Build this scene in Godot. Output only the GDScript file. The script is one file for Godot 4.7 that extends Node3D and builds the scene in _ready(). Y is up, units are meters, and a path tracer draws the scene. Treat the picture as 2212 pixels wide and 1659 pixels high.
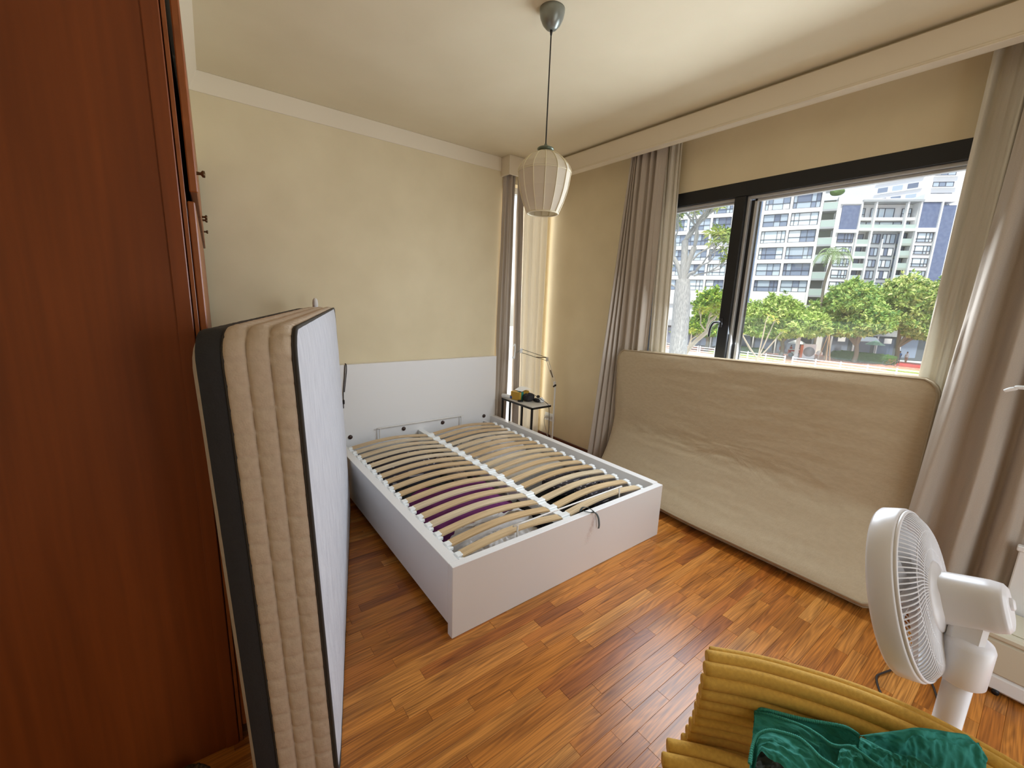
extends Node3D

const CAM := Vector3(-3.2252, 1.6043, 3.651)
const CAM_ROT := Vector3(-0.1955, -0.6534, 0.0379)
const FOCAL := 907.3175
var rng := RandomNumberGenerator.new()
var M := {}

# ---------------------------------------------------------------- ready
func _ready():
	rng.seed = 4711
	var cam := Camera3D.new()
	cam.name = "camera"
	cam.position = CAM
	cam.rotation = CAM_ROT
	cam.fov = rad_to_deg(2.0 * atan(1659.0 / 2.0 / FOCAL))
	cam.near = 0.05
	cam.far = 400.0
	add_child(cam)
	cam.current = true
	var we := WorldEnvironment.new()
	we.name = "world"
	var env := Environment.new()
	var sky := Sky.new()
	var sm := ProceduralSkyMaterial.new()
	sm.sky_top_color = Color(0.80, 0.88, 1.0)
	sm.sky_horizon_color = Color(0.97, 0.985, 1.0)
	sm.sky_curve = 0.25
	sm.ground_bottom_color = Color(0.55, 0.55, 0.53)
	sm.ground_horizon_color = Color(0.75, 0.76, 0.76)
	sm.sun_angle_max = 0.0
	sky.sky_material = sm
	env.background_mode = Environment.BG_SKY
	env.sky = sky
	env.background_energy_multiplier = 1.4
	env.tonemap_mode = Environment.TONE_MAPPER_LINEAR
	env.tonemap_exposure = 1.0
	env.sdfgi_enabled = true
	env.ssao_enabled = true
	env.ssil_enabled = true
	we.environment = env
	add_child(we)
	var sun := DirectionalLight3D.new()   # hazy sun high behind the house: it lights the street, not the room
	sun.name = "sun"
	sun.light_color = Color(1.0, 0.97, 0.9)
	sun.light_energy = 1.6
	sun.light_angular_distance = 8.0
	sun.shadow_enabled = true
	add_child(sun)
	sun.look_at_from_position(Vector3(-40, 90, 25), Vector3(0, 0, 0))
	# daylight through the two windows
	area_light("daylight_window", Vector3(-0.10, 1.72, 2.42), Vector2(1.46, 1.20), Vector3(deg_to_rad(-22), PI / 2, 0), 6.2, Color(0.90, 0.95, 1.0))
	area_light("daylight_corner_window", Vector3(-0.34, 1.42, 0.012), Vector2(0.58, 2.5), Vector3(0, PI, 0), 1.7, Color(1.0, 0.985, 0.96))
	area_light("unseen_rear_light", Vector3(-1.5, 1.2, 4.98), Vector2(1.3, 1.9), Vector3(0, 0, 0), 1.4, Color(0.97, 0.985, 1.0))   # unseen light behind the viewer, placed to brighten footboard, fan and chair
	materials()
	room()
	window_large()
	window_corner()
	curtains()
	wardrobe()
	bed()
	spring_mattress()
	thin_mattress()
	pendant()
	corner_things()
	fan()
	lounge_chair()
	right_edge_things()
	left_things()
	outside()

func area_light(called, at, size, rot, energy, color):
	var a := AreaLight3D.new()
	a.name = called
	a.area_size = size
	a.light_energy = energy
	a.light_color = color
	a.area_range = 12.0
	a.shadow_enabled = true
	add_child(a)
	a.position = at
	a.rotation = rot

# ---------------------------------------------------------------- node helpers
func thing(called, label, category, at = Vector3.ZERO, group = "", rot = Vector3.ZERO):
	var o := Node3D.new()
	o.name = called
	add_child(o, true)
	o.position = at
	o.rotation = rot
	return tag(o, label, category, group)

func tag(o, label, category, group = ""):
	o.set_meta("label", label)
	o.set_meta("category", category)
	if group: o.set_meta("group", group)
	return o

func stru(called, label = "", parent = null):
	var o := Node3D.new()
	o.name = called
	add_child(o, true)
	o.set_meta("kind", "structure")
	if label: o.set_meta("label", label)
	return o

func smesh(called, st, m, label, category = "", parent = null):
	var o = put(called, st, m)
	o.set_meta("kind", "structure")
	o.set_meta("label", label)
	return o

func put(called, st, m, parent = null, at = Vector3.ZERO):
	var mi := MeshInstance3D.new()
	mi.name = called
	if st is SurfaceTool:
		st.generate_normals()
		st.index()
		mi.mesh = st.commit()
	else:
		mi.mesh = st
	mi.material_override = m
	(parent if parent else self).add_child(mi, true)
	mi.position = at
	return mi

# ---------------------------------------------------------------- shape helpers
func S():
	var st := SurfaceTool.new()
	st.begin(Mesh.PRIMITIVE_TRIANGLES)
	st.set_smooth_group(-1)
	return st

func tri(st, a, b, c, ua = Vector2.ZERO, ub = Vector2.ZERO, uc = Vector2.ZERO):
	st.set_uv(ua); st.add_vertex(a)
	st.set_uv(uc); st.add_vertex(c)
	st.set_uv(ub); st.add_vertex(b)

func quad(st, a, b, c, d, uvs = null):   # counterclockwise seen from outside
	if uvs:
		tri(st, a, b, c, uvs[0], uvs[1], uvs[2]); tri(st, a, c, d, uvs[0], uvs[2], uvs[3])
	else:
		tri(st, a, b, c); tri(st, a, c, d)

func face(st, pts, center):
	var n = (pts[1] - pts[0]).cross(pts[2] - pts[0])
	var mid = (pts[0] + pts[2]) * 0.5
	if n.dot(mid - center) < 0.0: pts.reverse()
	for i in range(1, pts.size() - 1): tri(st, pts[0], pts[i], pts[i + 1])

func box(st, c, s, b = 0.0, basis = Basis.IDENTITY):
	st.set_smooth_group(-1)
	var h = s * 0.5
	b = min(b, min(h.x, min(h.y, h.z)) * 0.98)
	var P = func(sg: Vector3, ax: int):
		var v = Vector3(sg.x * h.x, sg.y * h.y, sg.z * h.z)
		for k in 3:
			if k != ax: v[k] -= sg[k] * b
		return c + basis * v
	for ax in 3:
		var a1 = (ax + 1) % 3
		var a2 = (ax + 2) % 3
		for s0 in [-1.0, 1.0]:
			var q = []
			for pr in [[-1.0, -1.0], [1.0, -1.0], [1.0, 1.0], [-1.0, 1.0]]:
				var sg = Vector3.ZERO
				sg[ax] = s0; sg[a1] = pr[0]; sg[a2] = pr[1]
				q.append(P.call(sg, ax))
			face(st, q, c)
			if b > 0.0:
				for s1 in [-1.0, 1.0]:   # edge between faces ax and a1
					var e = []
					for pr in [[ax, -1.0], [ax, 1.0], [a1, 1.0], [a1, -1.0]]:
						var sg = Vector3.ZERO
						sg[ax] = s0; sg[a1] = s1; sg[a2] = pr[1]
						e.append(P.call(sg, pr[0]))
					face(st, e, c)
	if b > 0.0:
		for sx in [-1.0, 1.0]:
			for sy in [-1.0, 1.0]:
				for sz in [-1.0, 1.0]:
					var sg = Vector3(sx, sy, sz)
					face(st, [P.call(sg, 0), P.call(sg, 1), P.call(sg, 2)], c)

func bx(x0, x1, y0, y1, z0, z1, b = 0.0, st = null):
	if st == null: st = S()
	box(st, Vector3(x0 + x1, y0 + y1, z0 + z1) * 0.5, Vector3(absf(x1 - x0), absf(y1 - y0), absf(z1 - z0)), b)
	return st

func tube(st, pts, r, sides = 10, caps = true):
	st.set_smooth_group(0)
	var n = pts.size()
	var rings = []
	var up = Vector3.ZERO
	for i in n:
		var t = (pts[min(i + 1, n - 1)] - pts[max(i - 1, 0)]).normalized()
		if up == Vector3.ZERO:
			up = t.cross(Vector3.UP if absf(t.y) < 0.9 else Vector3.RIGHT).normalized()
		else:
			up = (up - t * up.dot(t)).normalized()
		var sd = t.cross(up)
		var rr = r[i] if r is Array else r
		var ring = []
		for k in sides:
			var a = TAU * k / sides
			ring.append(pts[i] + (up * cos(a) + sd * sin(a)) * rr)
		rings.append(ring)
	var acc = 0.0
	for i in n - 1:
		var l = pts[i].distance_to(pts[i + 1])
		for k in sides:
			var k2 = (k + 1) % sides
			var u0 = float(k) / sides
			var u1 = float(k + 1) / sides
			quad(st, rings[i][k], rings[i][k2], rings[i + 1][k2], rings[i + 1][k], [Vector2(acc, u0), Vector2(acc, u1), Vector2(acc + l, u1), Vector2(acc + l, u0)])
		acc += l
	if caps:
		st.set_smooth_group(-1)
		for k in sides:
			var k2 = (k + 1) % sides
			tri(st, pts[0], rings[0][k2], rings[0][k])
			tri(st, pts[n - 1], rings[n - 1][k], rings[n - 1][k2])
	return st

func smooth_path(pts, sub = 6):
	var out = []
	var n = pts.size()
	for i in n - 1:
		var p0 = pts[max(i - 1, 0)]
		var p3 = pts[min(i + 2, n - 1)]
		for k in sub:
			out.append(pts[i].cubic_interpolate(pts[i + 1], p0, p3, float(k) / sub))
	out.append(pts[n - 1])
	return out

func lathe(st, prof, segs = 24, xf = Transform3D.IDENTITY, flat = false):   # prof: Vector2(radius, y) from bottom to top, outside
	st.set_smooth_group(-1 if flat else 0)
	for i in prof.size() - 1:
		for k in segs:
			var a0 = TAU * k / segs
			var a1 = TAU * (k + 1) / segs
			var p = func(q, a): return xf * Vector3(q.x * cos(a), q.y, -q.x * sin(a))
			var A = p.call(prof[i], a0)
			var B = p.call(prof[i], a1)
			var C = p.call(prof[i + 1], a1)
			var D = p.call(prof[i + 1], a0)
			if prof[i].x < 1e-6: tri(st, A, C, D)
			elif prof[i + 1].x < 1e-6: tri(st, A, B, C)
			else: quad(st, A, B, C, D)
	return st

func grid(st, nu, nv, f, su = 1.0, sv = 1.0, smooth = true):   # f(u, v); normal = du x dv
	st.set_smooth_group(0 if smooth else -1)
	var P = []
	for j in nv + 1:
		var row = PackedVector3Array()
		for i in nu + 1: row.append(f.call(float(i) / nu, float(j) / nv))
		P.append(row)
	for j in nv:
		for i in nu:
			var u0 = su * i / nu
			var u1 = su * (i + 1) / nu
			var v0 = sv * j / nv
			var v1 = sv * (j + 1) / nv
			quad(st, P[j][i], P[j][i + 1], P[j + 1][i + 1], P[j + 1][i], [Vector2(u0, v0), Vector2(u1, v0), Vector2(u1, v1), Vector2(u0, v1)])
	return st

func pix(p: Vector3) -> Vector2:   # where a point falls in the 2212 x 1659 frame; used to choose how finely to split the floor
	var v = Basis.from_euler(CAM_ROT).inverse() * (p - CAM)
	if v.z > -0.05: return Vector2(-9999, -9999)
	return Vector2(1106.0 + FOCAL * v.x / -v.z, 829.5 - FOCAL * v.y / -v.z)

# ---------------------------------------------------------------- materials
func col(h): return Color.html(h)

func mk(h, rough = 0.6, opt = {}):
	var m := StandardMaterial3D.new()
	m.albedo_color = col(h)
	m.roughness = rough
	for k in opt: m.set(k, opt[k])
	return m

func ntex(sd, freq, lo, hi, size = 512, oct = 4, normal = false, ns = 2.0):
	var n := FastNoiseLite.new()
	n.seed = sd
	n.frequency = freq
	n.fractal_octaves = oct
	var t := NoiseTexture2D.new()
	t.width = size
	t.height = size
	t.seamless = true
	t.noise = n
	if normal:
		t.as_normal_map = true
		t.bump_strength = ns
	else:
		var g := Gradient.new()
		g.set_color(0, lo)
		g.set_color(1, hi)
		t.color_ramp = g
	return t

func wood_image(w, h, sd, fx, fy, contrast, knots):
	var n := FastNoiseLite.new()
	n.seed = sd
	n.frequency = 1.0
	n.fractal_octaves = 3
	var n2 := FastNoiseLite.new()
	n2.seed = sd + 7
	n2.frequency = 1.0
	n2.fractal_octaves = 2
	var im := Image.create(w, h, false, Image.FORMAT_RGB8)
	for y in h:
		for x in w:
			var u = float(x) / w
			var v = float(y) / h
			var warp = n2.get_noise_2d(u * fx * 0.8, v * 5.0) * knots
			var ring = 0.5 + 0.5 * sin((v * fy * 0.35 + warp * 6.0) * TAU)
			var fine = n.get_noise_2d(u * fx * 2.0, (v + warp * 0.05) * fy)
			var blot = n2.get_noise_2d(u * fx * 1.2 + 31.0, v * 6.0 + 9.0)
			var k = clampf(0.86 + 0.20 * fine * contrast + 0.12 * (ring - 0.5) * contrast + 0.17 * blot * contrast, 0.25, 1.0)
			im.set_pixel(x, y, Color(k, pow(k, 1.12), pow(k, 1.25)))
	return ImageTexture.create_from_image(im)

func materials():
	M.wall = mk("e6d7b4", 0.75, {"albedo_texture": ntex(3, 0.01, Color(0.965, 0.96, 0.95), Color(1, 1, 1)), "uv1_triplanar": true, "uv1_world_triplanar": true, "uv1_scale": Vector3(0.4, 0.4, 0.4)})
	M.ceil = mk("ebdfc2", 0.8, {"albedo_texture": ntex(5, 0.008, Color(0.97, 0.965, 0.955), Color(1, 1, 1)), "uv1_triplanar": true, "uv1_world_triplanar": true, "uv1_scale": Vector3(0.35, 0.35, 0.35)})
	M.trim = mk("ebdfc8", 0.5)
	M.base = mk("5a2c18", 0.4)
	M.dark_frame = mk("0c0d10", 0.5)
	M.alu = mk("b9b9b8", 0.4, {"metallic": 0.3})
	M.white_paint = mk("efefee", 0.4)
	M.glass = mk("ffffff", 0.02, {"transparency": BaseMaterial3D.TRANSPARENCY_ALPHA, "albedo_color": Color(0.95, 1, 1, 0.05)})
	var weave = ntex(21, 0.09, Color(0.94, 0.94, 0.94), Color(1, 1, 1), 512, 3)
	M.curtain = mk("bfb3a5", 0.9, {"albedo_texture": weave, "uv1_scale": Vector3(3, 12, 1), "backlight_enabled": true, "backlight": Color(0.10, 0.09, 0.075)})
	M.sheer = mk("e6dfd0", 0.9, {"albedo_texture": weave, "uv1_scale": Vector3(3, 12, 1), "backlight_enabled": true, "backlight": Color(0.50, 0.485, 0.45)})
	var grain = wood_image(768, 384, 11, 2.2, 60.0, 1.0, 0.5)
	M.planks = []
	for h in ["cf8436", "ca7e31", "d48b3e", "c3762e", "b0662a", "cc8034", "b86c2c", "da964a"]:
		M.planks.append(mk(h, 0.29, {"albedo_texture": grain}))
	var dark_grain = wood_image(512, 512, 23, 2.0, 40.0, 0.28, 0.2)
	M.wardrobe = mk("92491a", 0.42, {"albedo_texture": rot90(dark_grain), "uv1_triplanar": true, "uv1_scale": Vector3(0.9, 0.35, 0.9)})
	M.wardrobe_edge = mk("a86030", 0.4, {"albedo_texture": rot90(dark_grain), "uv1_triplanar": true, "uv1_scale": Vector3(1.5, 0.4, 1.5)})
	M.void = mk("0c0604", 0.9)
	M.brass = mk("6d5a42", 0.35, {"metallic": 0.8})
	var birch = wood_image(512, 128, 41, 2.0, 24.0, 0.45, 0.3)
	M.slats = []
	for h in ["f7e0b9", "f2d5a8", "f8e5c4", "eccb9b"]:
		M.slats.append(mk(h, 0.45, {"albedo_texture": birch, "uv1_scale": Vector3(0.7, 1, 1)}))
	M.bed_white = mk("eeecea", 0.35, {"normal_enabled": true, "normal_texture": ntex(9, 0.05, Color.BLACK, Color.WHITE, 256, 2, true, 1.0), "normal_scale": 0.05, "uv1_triplanar": true, "uv1_scale": Vector3(2, 2, 2)})
	M.plastic_white = mk("f2f4f3", 0.35)
	M.steel_white = mk("e8e4de", 0.3)
	M.bolt = mk("3a241a", 0.4)
	M.grey_strap = mk("5f6a6c", 0.8)
	var fab_n = ntex(33, 0.12, Color.BLACK, Color.WHITE, 512, 4, true, 3.0)
	var fab_c = ntex(35, 0.03, Color(0.93, 0.92, 0.91), Color(1, 1, 1), 512, 5)
	var fab = {"albedo_texture": fab_c, "normal_enabled": true, "normal_texture": fab_n, "normal_scale": 0.25, "uv1_triplanar": true, "uv1_scale": Vector3(2.2, 2.2, 2.2), "rim_enabled": true, "rim": 0.15}
	M.matt_beige = mk("d6c3ae", 0.85, fab)
	M.matt_dark = mk("2b2a2c", 0.85, fab)
	M.matt_white = mk("d9d2c6", 0.85, fab)
	var streak = ntex(37, 0.02, Color(0.90, 0.90, 0.915), Color(1, 1, 1), 512, 5)
	M.matt_grey = mk("cfcfd4", 0.85, {"albedo_texture": streak, "normal_enabled": true, "normal_texture": fab_n, "normal_scale": 0.2, "uv1_triplanar": true, "uv1_scale": Vector3(1.0, 0.5, 2.5)})
	M.piping_dark = mk("3a3530", 0.8)
	M.matt_linen = mk("c9b99c", 0.9, {"albedo_texture": ntex(39, 0.03, Color(0.94, 0.93, 0.92), Color(1, 1, 1), 512, 5), "normal_enabled": true, "normal_texture": fab_n, "normal_scale": 0.3, "uv1_triplanar": true, "uv1_scale": Vector3(1.5, 3.0, 1.2)})
	M.piping_linen = mk("a8977c", 0.85)
	M.purple = mk("7d3270", 0.9, fab)
	M.duvet = mk("e6e2df", 0.85, fab)
	M.black_bag = mk("1c1b1e", 0.6)
	M.grey_box = mk("8f8d8a", 0.8)
	M.pinkish = mk("d9cdc6", 0.9, fab)
	M.dots = mk("ffffff", 0.85, {"albedo_texture": dot_tex(), "uv1_scale": Vector3(7, 7, 1)})
	M.black_metal = mk("17140f", 0.45)
	M.table_top = mk("cdc7bb", 0.4)
	M.black = mk("141214", 0.5)
	M.grey_metal = mk("8b8f88", 0.32, {"metallic": 0.45})
	M.green_metal = mk("66705f", 0.3, {"metallic": 0.3})
	M.shade = mk("e9dfcb", 0.8, {"albedo_texture": weave, "backlight_enabled": true, "backlight": Color(0.5, 0.46, 0.38)})
	M.shade_rib = mk("efe6c8", 0.6)
	M.fan_white = mk("eeecee", 0.30)
	M.fan_grille = mk("e6e4e6", 0.35)
	M.cable = mk("2a211c", 0.6)
	M.cable_white = mk("d9d4cb", 0.6)
	M.yellow = mk("e2b24c", 0.85, {"albedo_texture": ntex(51, 0.04, Color(0.86, 0.84, 0.8), Color(1, 1, 1), 512, 4), "normal_enabled": true, "normal_texture": fab_n, "normal_scale": 0.25, "uv1_triplanar": true, "uv1_scale": Vector3(4, 4, 4), "rim_enabled": true, "rim": 0.2})
	M.teal = mk("2a8e80", 0.85, {"albedo_texture": fab_c, "normal_enabled": true, "normal_texture": fab_n, "normal_scale": 0.3, "uv1_triplanar": true, "uv1_scale": Vector3(5, 5, 5), "cull_mode": BaseMaterial3D.CULL_DISABLED})
	M.teal_edge = mk("3c9c8c", 0.85)
	M.teal_inner = mk("55584f", 0.9, {"albedo_texture": ntex(57, 0.05, Color(0.6, 0.62, 0.6), Color(1, 1, 1), 256, 3), "uv1_triplanar": true, "uv1_scale": Vector3(6, 6, 6)})
	M.beige_plastic = mk("d5cfb9", 0.5)

func rot90(t):
	var im: Image = t.get_image()
	im.rotate_90(CLOCKWISE)
	return ImageTexture.create_from_image(im)

func dot_tex():
	var im := Image.create(128, 128, false, Image.FORMAT_RGB8)
	im.fill(Color("4a4449"))
	for y in 128:
		for x in 128:
			for c in [Vector2(32, 32), Vector2(96, 96)]:
				if Vector2(x, y).distance_to(c) < 13.0: im.set_pixel(x, y, Color("b9b4b6"))
	return ImageTexture.create_from_image(im)

# ---------------------------------------------------------------- the room
func room():
	var fl = smesh("floor", bx(-4.75, 0.25, -0.22, -0.012, -0.25, 5.2), M.void, "glossy brown strip parquet floor of short boards")
	planks(fl)
	smesh("ceiling", bx(-4.75, 0.25, 2.972, 3.15, -0.25, 5.2), M.ceil, "plain cream painted ceiling")
	var st = S()   # wall behind the headboard, narrow window opening at its right end
	bx(-4.75, -0.63, 0.0, 2.972, -0.2, 0.0, 0, st)
	bx(-0.63, -0.04, 0.0, 0.06, -0.2, 0.0, 0, st)
	bx(-0.63, -0.04, 2.76, 2.972, -0.2, 0.0, 0, st)
	bx(-0.04, 0.2, 0.0, 2.972, -0.2, 0.0, 0, st)
	smesh("wall_back", st, M.wall, "plain cream wall behind the white headboard")
	st = S()
	bx(0.0, 0.2, 0.0, 2.972, 0.0, 1.30, 0, st)
	bx(0.0, 0.2, 0.0, 0.90, 1.30, 3.26, 0, st)
	bx(0.0, 0.2, 2.497, 2.972, 1.30, 3.26, 0, st)
	bx(0.0, 0.2, 0.0, 2.972, 3.26, 5.2, 0, st)
	smesh("wall_right", st, M.wall, "cream wall with the large dark framed window")
	smesh("wall_left", bx(-4.75, -4.55, 0.0, 2.972, 0.0, 5.2), M.wall, "cream wall at the left, hidden by the wardrobe")
	st = S()  # wall out of view; its opening is placed to let light in
	bx(-4.55, -2.2, 0.0, 2.972, 5.0, 5.2, 0, st)
	bx(-0.8, 0.0, 0.0, 2.972, 5.0, 5.2, 0, st)
	bx(-2.2, -0.8, 2.2, 2.972, 5.0, 5.2, 0, st)
	bx(-2.2, -0.8, 0.0, 0.2, 5.0, 5.2, 0, st)
	smesh("wall_front", st, M.wall, "cream wall behind the viewer with an unseen opening placed to light the room")
	smesh("baseboard_right", bx(-0.014, 0.0, 0.0, 0.09, 0.0, 5.0, 0.004), M.base, "dark red-brown wooden baseboard under the right wall")
	st = bx(-3.1, -0.69, 0.0, 0.09, 0.0, 0.004)
	smesh("baseboard_back", st, M.base, "dark red-brown wooden baseboard behind the bed")
	# plain frieze boards under the ceiling
	st = S()
	bx(-3.12, -0.668, 2.845, 2.972, 0.0, 0.010, 0.003, st)
	smesh("trim_1", st, M.trim, "flat cream frieze board on top of the back wall")
	st = S()   # left frieze leans out towards the ceiling; the wall over the wardrobe runs 2 degrees off square
	var zc = 2.06
	var xl = func(z): return -3.109 - 0.0355 * z
	var A = Vector3(xl.call(0.0), 2.845, 0.0)
	var B = Vector3(xl.call(zc), 2.845, zc)
	var C = Vector3(xl.call(zc) + 0.052, 2.972, zc)
	var D = Vector3(xl.call(0.0) + 0.052, 2.972, 0.0)
	var lip = Vector3(-0.012, 0.0, 0)
	quad(st, A, D, C, B)
	quad(st, A + lip, A, B, B + lip)
	tri(st, B + lip, B, C); tri(st, A + lip, D, A)
	smesh("trim_2", st, M.trim, "cream cove frieze over the wardrobe, below the ceiling")
	st = S()   # bulkhead over the overhead doors
	var dx = Vector3(-1.2, 0, 0)
	var p = [Vector3(xl.call(0.0) - 0.008, 2.40, 0.0), Vector3(xl.call(zc) - 0.008, 2.40, zc), Vector3(xl.call(zc) - 0.008, 2.972, zc), Vector3(xl.call(0.0) - 0.008, 2.972, 0.0)]
	quad(st, p[1], p[0], p[3], p[2])
	quad(st, p[0], p[1], p[1] + dx, p[0] + dx)
	quad(st, p[1] + dx, p[1], p[2], p[2] + dx)
	quad(st, p[0], p[0] + dx, p[3] + dx, p[3])
	smesh("trim_3", st, M.wall, "cream wall panel over the wardrobe doors")
	pelmet()

func pelmet():   # boxed curtain pelmet along the window wall, turning onto the end of the back wall
	var o = stru("trim_4", "cream boxed curtain pelmet under the ceiling, turning the corner")
	var st = S()
	bx(-0.275, -0.212, 2.797, 2.948, 0.143, 5.0, 0.002, st)
	bx(-0.232, -0.212, 2.93, 2.972, 0.10, 5.0, 0, st)
	put("pelmet_front", st, M.trim, o)
	st = S()
	bx(-0.668, -0.255, 2.797, 2.965, 0.123, 0.143, 0.002, st)
	bx(-0.668, -0.648, 2.797, 2.965, 0.0, 0.125, 0.002, st)
	bx(-0.664, -0.245, 2.96, 2.972, 0.0, 0.137, 0, st)
	put("pelmet_return", st, M.trim, o)
	st = S()
	bx(-0.280, -0.272, 2.797, 2.816, 0.150, 5.0, 0.003, st)
	bx(-0.284, -0.272, 2.797, 2.804, 0.150, 5.0, 0.002, st)
	put("edge_strip", st, M.trim, o)
	st = S()
	bx(-0.24, -0.0, 2.88, 2.90, 0.02, 5.0, 0, st)
	bx(-0.64, -0.24, 2.88, 2.90, 0.0, 0.12, 0, st)
	put("curtain_board", st, M.trim, o)

func planks(fl):
	var w = 0.0608
	var cells = []
	var z = 0.0
	var row = 0
	while z < 5.0:
		var x = -4.4 + rng.randf() * -0.3
		while x < 0.0:
			var l = [0.30, 0.38, 0.46, 0.60, 0.76][rng.randi() % 5]
			var x0 = max(x, -4.4)
			var x1 = min(x + l, 0.0)
			x += l
			if x1 - x0 < 0.01: continue
			var tone = rng.randi() % M.planks.size()
			if rng.randf() < 0.5: tone = rng.randi() % 4
			var uo = Vector2(rng.randf() * 0.55, rng.randf() * 0.8)
			var c = Vector3((x0 + x1) * 0.5, 0, z + w * 0.5)
			var q = pix(c)
			var seen = q.x > -60 and q.x < 2270 and q.y > 0 and q.y < 1700
			if c.x > -2.36 and c.x < -0.7 and c.z < 2.12: seen = false      # under the bed
			if c.x > -2.36 and c.z < 1.0: seen = false
			if c.x < -2.42 and c.z < 2.0 and c.x < -2.36 - 0.31 * (c.z - 0.57): seen = false  # behind the standing mattress
			if c.x > -0.45 and c.z < 3.3: seen = false                     # behind the leaning mattress
			cells.append([x0, x1, z, tone, uo, c.distance_to(CAM) if seen else 99.0])
		z += w
		row += 1
	cells.sort_custom(func(a, b): return a[5] < b[5])
	var rest = []
	for t in M.planks.size(): rest.append(S())
	var n = 0
	for cl in cells:
		var single = n < 298 and cl[5] < 90.0
		var st = S() if single else rest[cl[3]]
		var g = 0.0003
		var x0 = cl[0] + g
		var x1 = cl[1] - g
		var z0 = cl[2] + g
		var z1 = cl[2] + w - g
		var b = 0.0006
		var lift = -0.0006 * float(n % 3) * 0.4
		var u = func(px, pz): return cl[4] + Vector2((px - x0) * 0.6, (pz - z0) * 2.4)
		var T = [Vector3(x0 + b, lift, z0 + b), Vector3(x0 + b, lift, z1 - b), Vector3(x1 - b, lift, z1 - b), Vector3(x1 - b, lift, z0 + b)]
		var L = [Vector3(x0, lift - b, z0), Vector3(x0, lift - b, z1), Vector3(x1, lift - b, z1), Vector3(x1, lift - b, z0)]
		var uv = []
		for p in T: uv.append(u.call(p.x, p.z))
		quad(st, T[0], T[1], T[2], T[3], uv)
		for k in 4:
			var k2 = (k + 1) % 4
			quad(st, L[k], L[k2], T[k2], T[k], [uv[k], uv[k2], uv[k2], uv[k]])
			var dn = Vector3(0, -0.012, 0)
			quad(st, L[k] + dn, L[k2] + dn, L[k2], L[k], [uv[k], uv[k2], uv[k2], uv[k]])
		if single:
			put("plank", st, M.planks[cl[3]], fl)
		n += 1
	for t in M.planks.size():
		var o = put("far_planks", rest[t], M.planks[t], fl)
		o.set_meta("kind", "stuff")

# ---------------------------------------------------------------- windows and curtains
func window_large():
	var o = stru("window_1", "wide dark framed window with a narrow opening casement at its left")
	var y0 = 0.90
	put("frame_head", bx(-0.004, 0.10, 2.397, 2.497, 1.30, 3.26, 0.003), M.dark_frame, o)
	put("frame_sill", bx(-0.004, 0.10, y0, y0 + 0.09, 1.30, 3.26, 0.003), M.dark_frame, o)
	put("frame_jamb", bx(-0.004, 0.10, y0 + 0.09, 2.397, 1.30, 1.38, 0.003), M.dark_frame, o)
	put("frame_jamb", bx(0.02, 0.10, y0 + 0.09, 2.397, 3.195, 3.26, 0.003), M.white_paint, o)
	put("mullion", bx(-0.006, 0.10, y0 + 0.09, 2.397, 2.014, 2.094, 0.003), M.dark_frame, o)
	var st = S()   # aluminium glazing beads of the fixed light
	bx(0.022, 0.05, y0 + 0.09, 2.397, 2.094, 2.112, 0.002, st)
	bx(0.022, 0.05, 2.377, 2.397, 2.112, 3.195, 0.002, st)
	bx(0.045, 0.08, y0 + 0.09, 2.377, 2.136, 2.156, 0.002, st)
	bx(0.045, 0.08, 2.360, 2.377, 2.136, 3.195, 0.002, st)
	put("glazing_bead", st, M.alu, o)
	st = S()
	bx(0.052, 0.07, y0 + 0.09, 2.372, 2.112, 2.138, 0, st)
	bx(0.075, 0.085, y0 + 0.09, 2.36, 2.156, 2.166, 0, st)
	put("seal", st, M.black, o)
	put("glass_pane", bx(0.060, 0.066, y0 + 0.09, 2.365, 2.15, 3.195), M.glass, o)
	st = S()
	bx(0.02, 0.05, 2.378, 2.397, 1.38, 2.014, 0.002, st)
	bx(0.04, 0.07, 2.362, 2.378, 1.38, 2.014, 0.002, st)
	put("sash_bead", st, M.alu, o)
	put("glass_pane", bx(0.052, 0.058, y0 + 0.09, 2.365, 1.38, 2.014), M.glass, o)
	st = S()   # espagnolette handle on the casement side of the mullion
	tube(st, smooth_path([Vector3(-0.006, 1.503, 2.03), Vector3(-0.035, 1.503, 2.022), Vector3(-0.045, 1.495, 1.995), Vector3(-0.042, 1.455, 1.975), Vector3(-0.038, 1.39, 1.968)]), 0.0085, 8)
	box(st, Vector3(-0.01, 1.50, 2.035), Vector3(0.012, 0.07, 0.022), 0.003)
	put("window_handle", st, M.black, o)

func window_corner():
	var o = stru("window_2", "narrow window in the corner behind pale curtains")
	put("frame_head", bx(-0.63, -0.04, 2.70, 2.76, -0.16, -0.10), M.alu, o)
	put("frame_sill", bx(-0.63, -0.04, 0.06, 0.12, -0.16, -0.10), M.alu, o)
	put("frame_jamb", bx(-0.63, -0.59, 0.12, 2.70, -0.16, -0.10), M.alu, o)
	put("frame_jamb", bx(-0.08, -0.04, 0.12, 2.70, -0.16, -0.10), M.alu, o)
	put("glass_pane", bx(-0.59, -0.08, 0.12, 2.70, -0.133, -0.127), M.glass, o)

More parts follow.
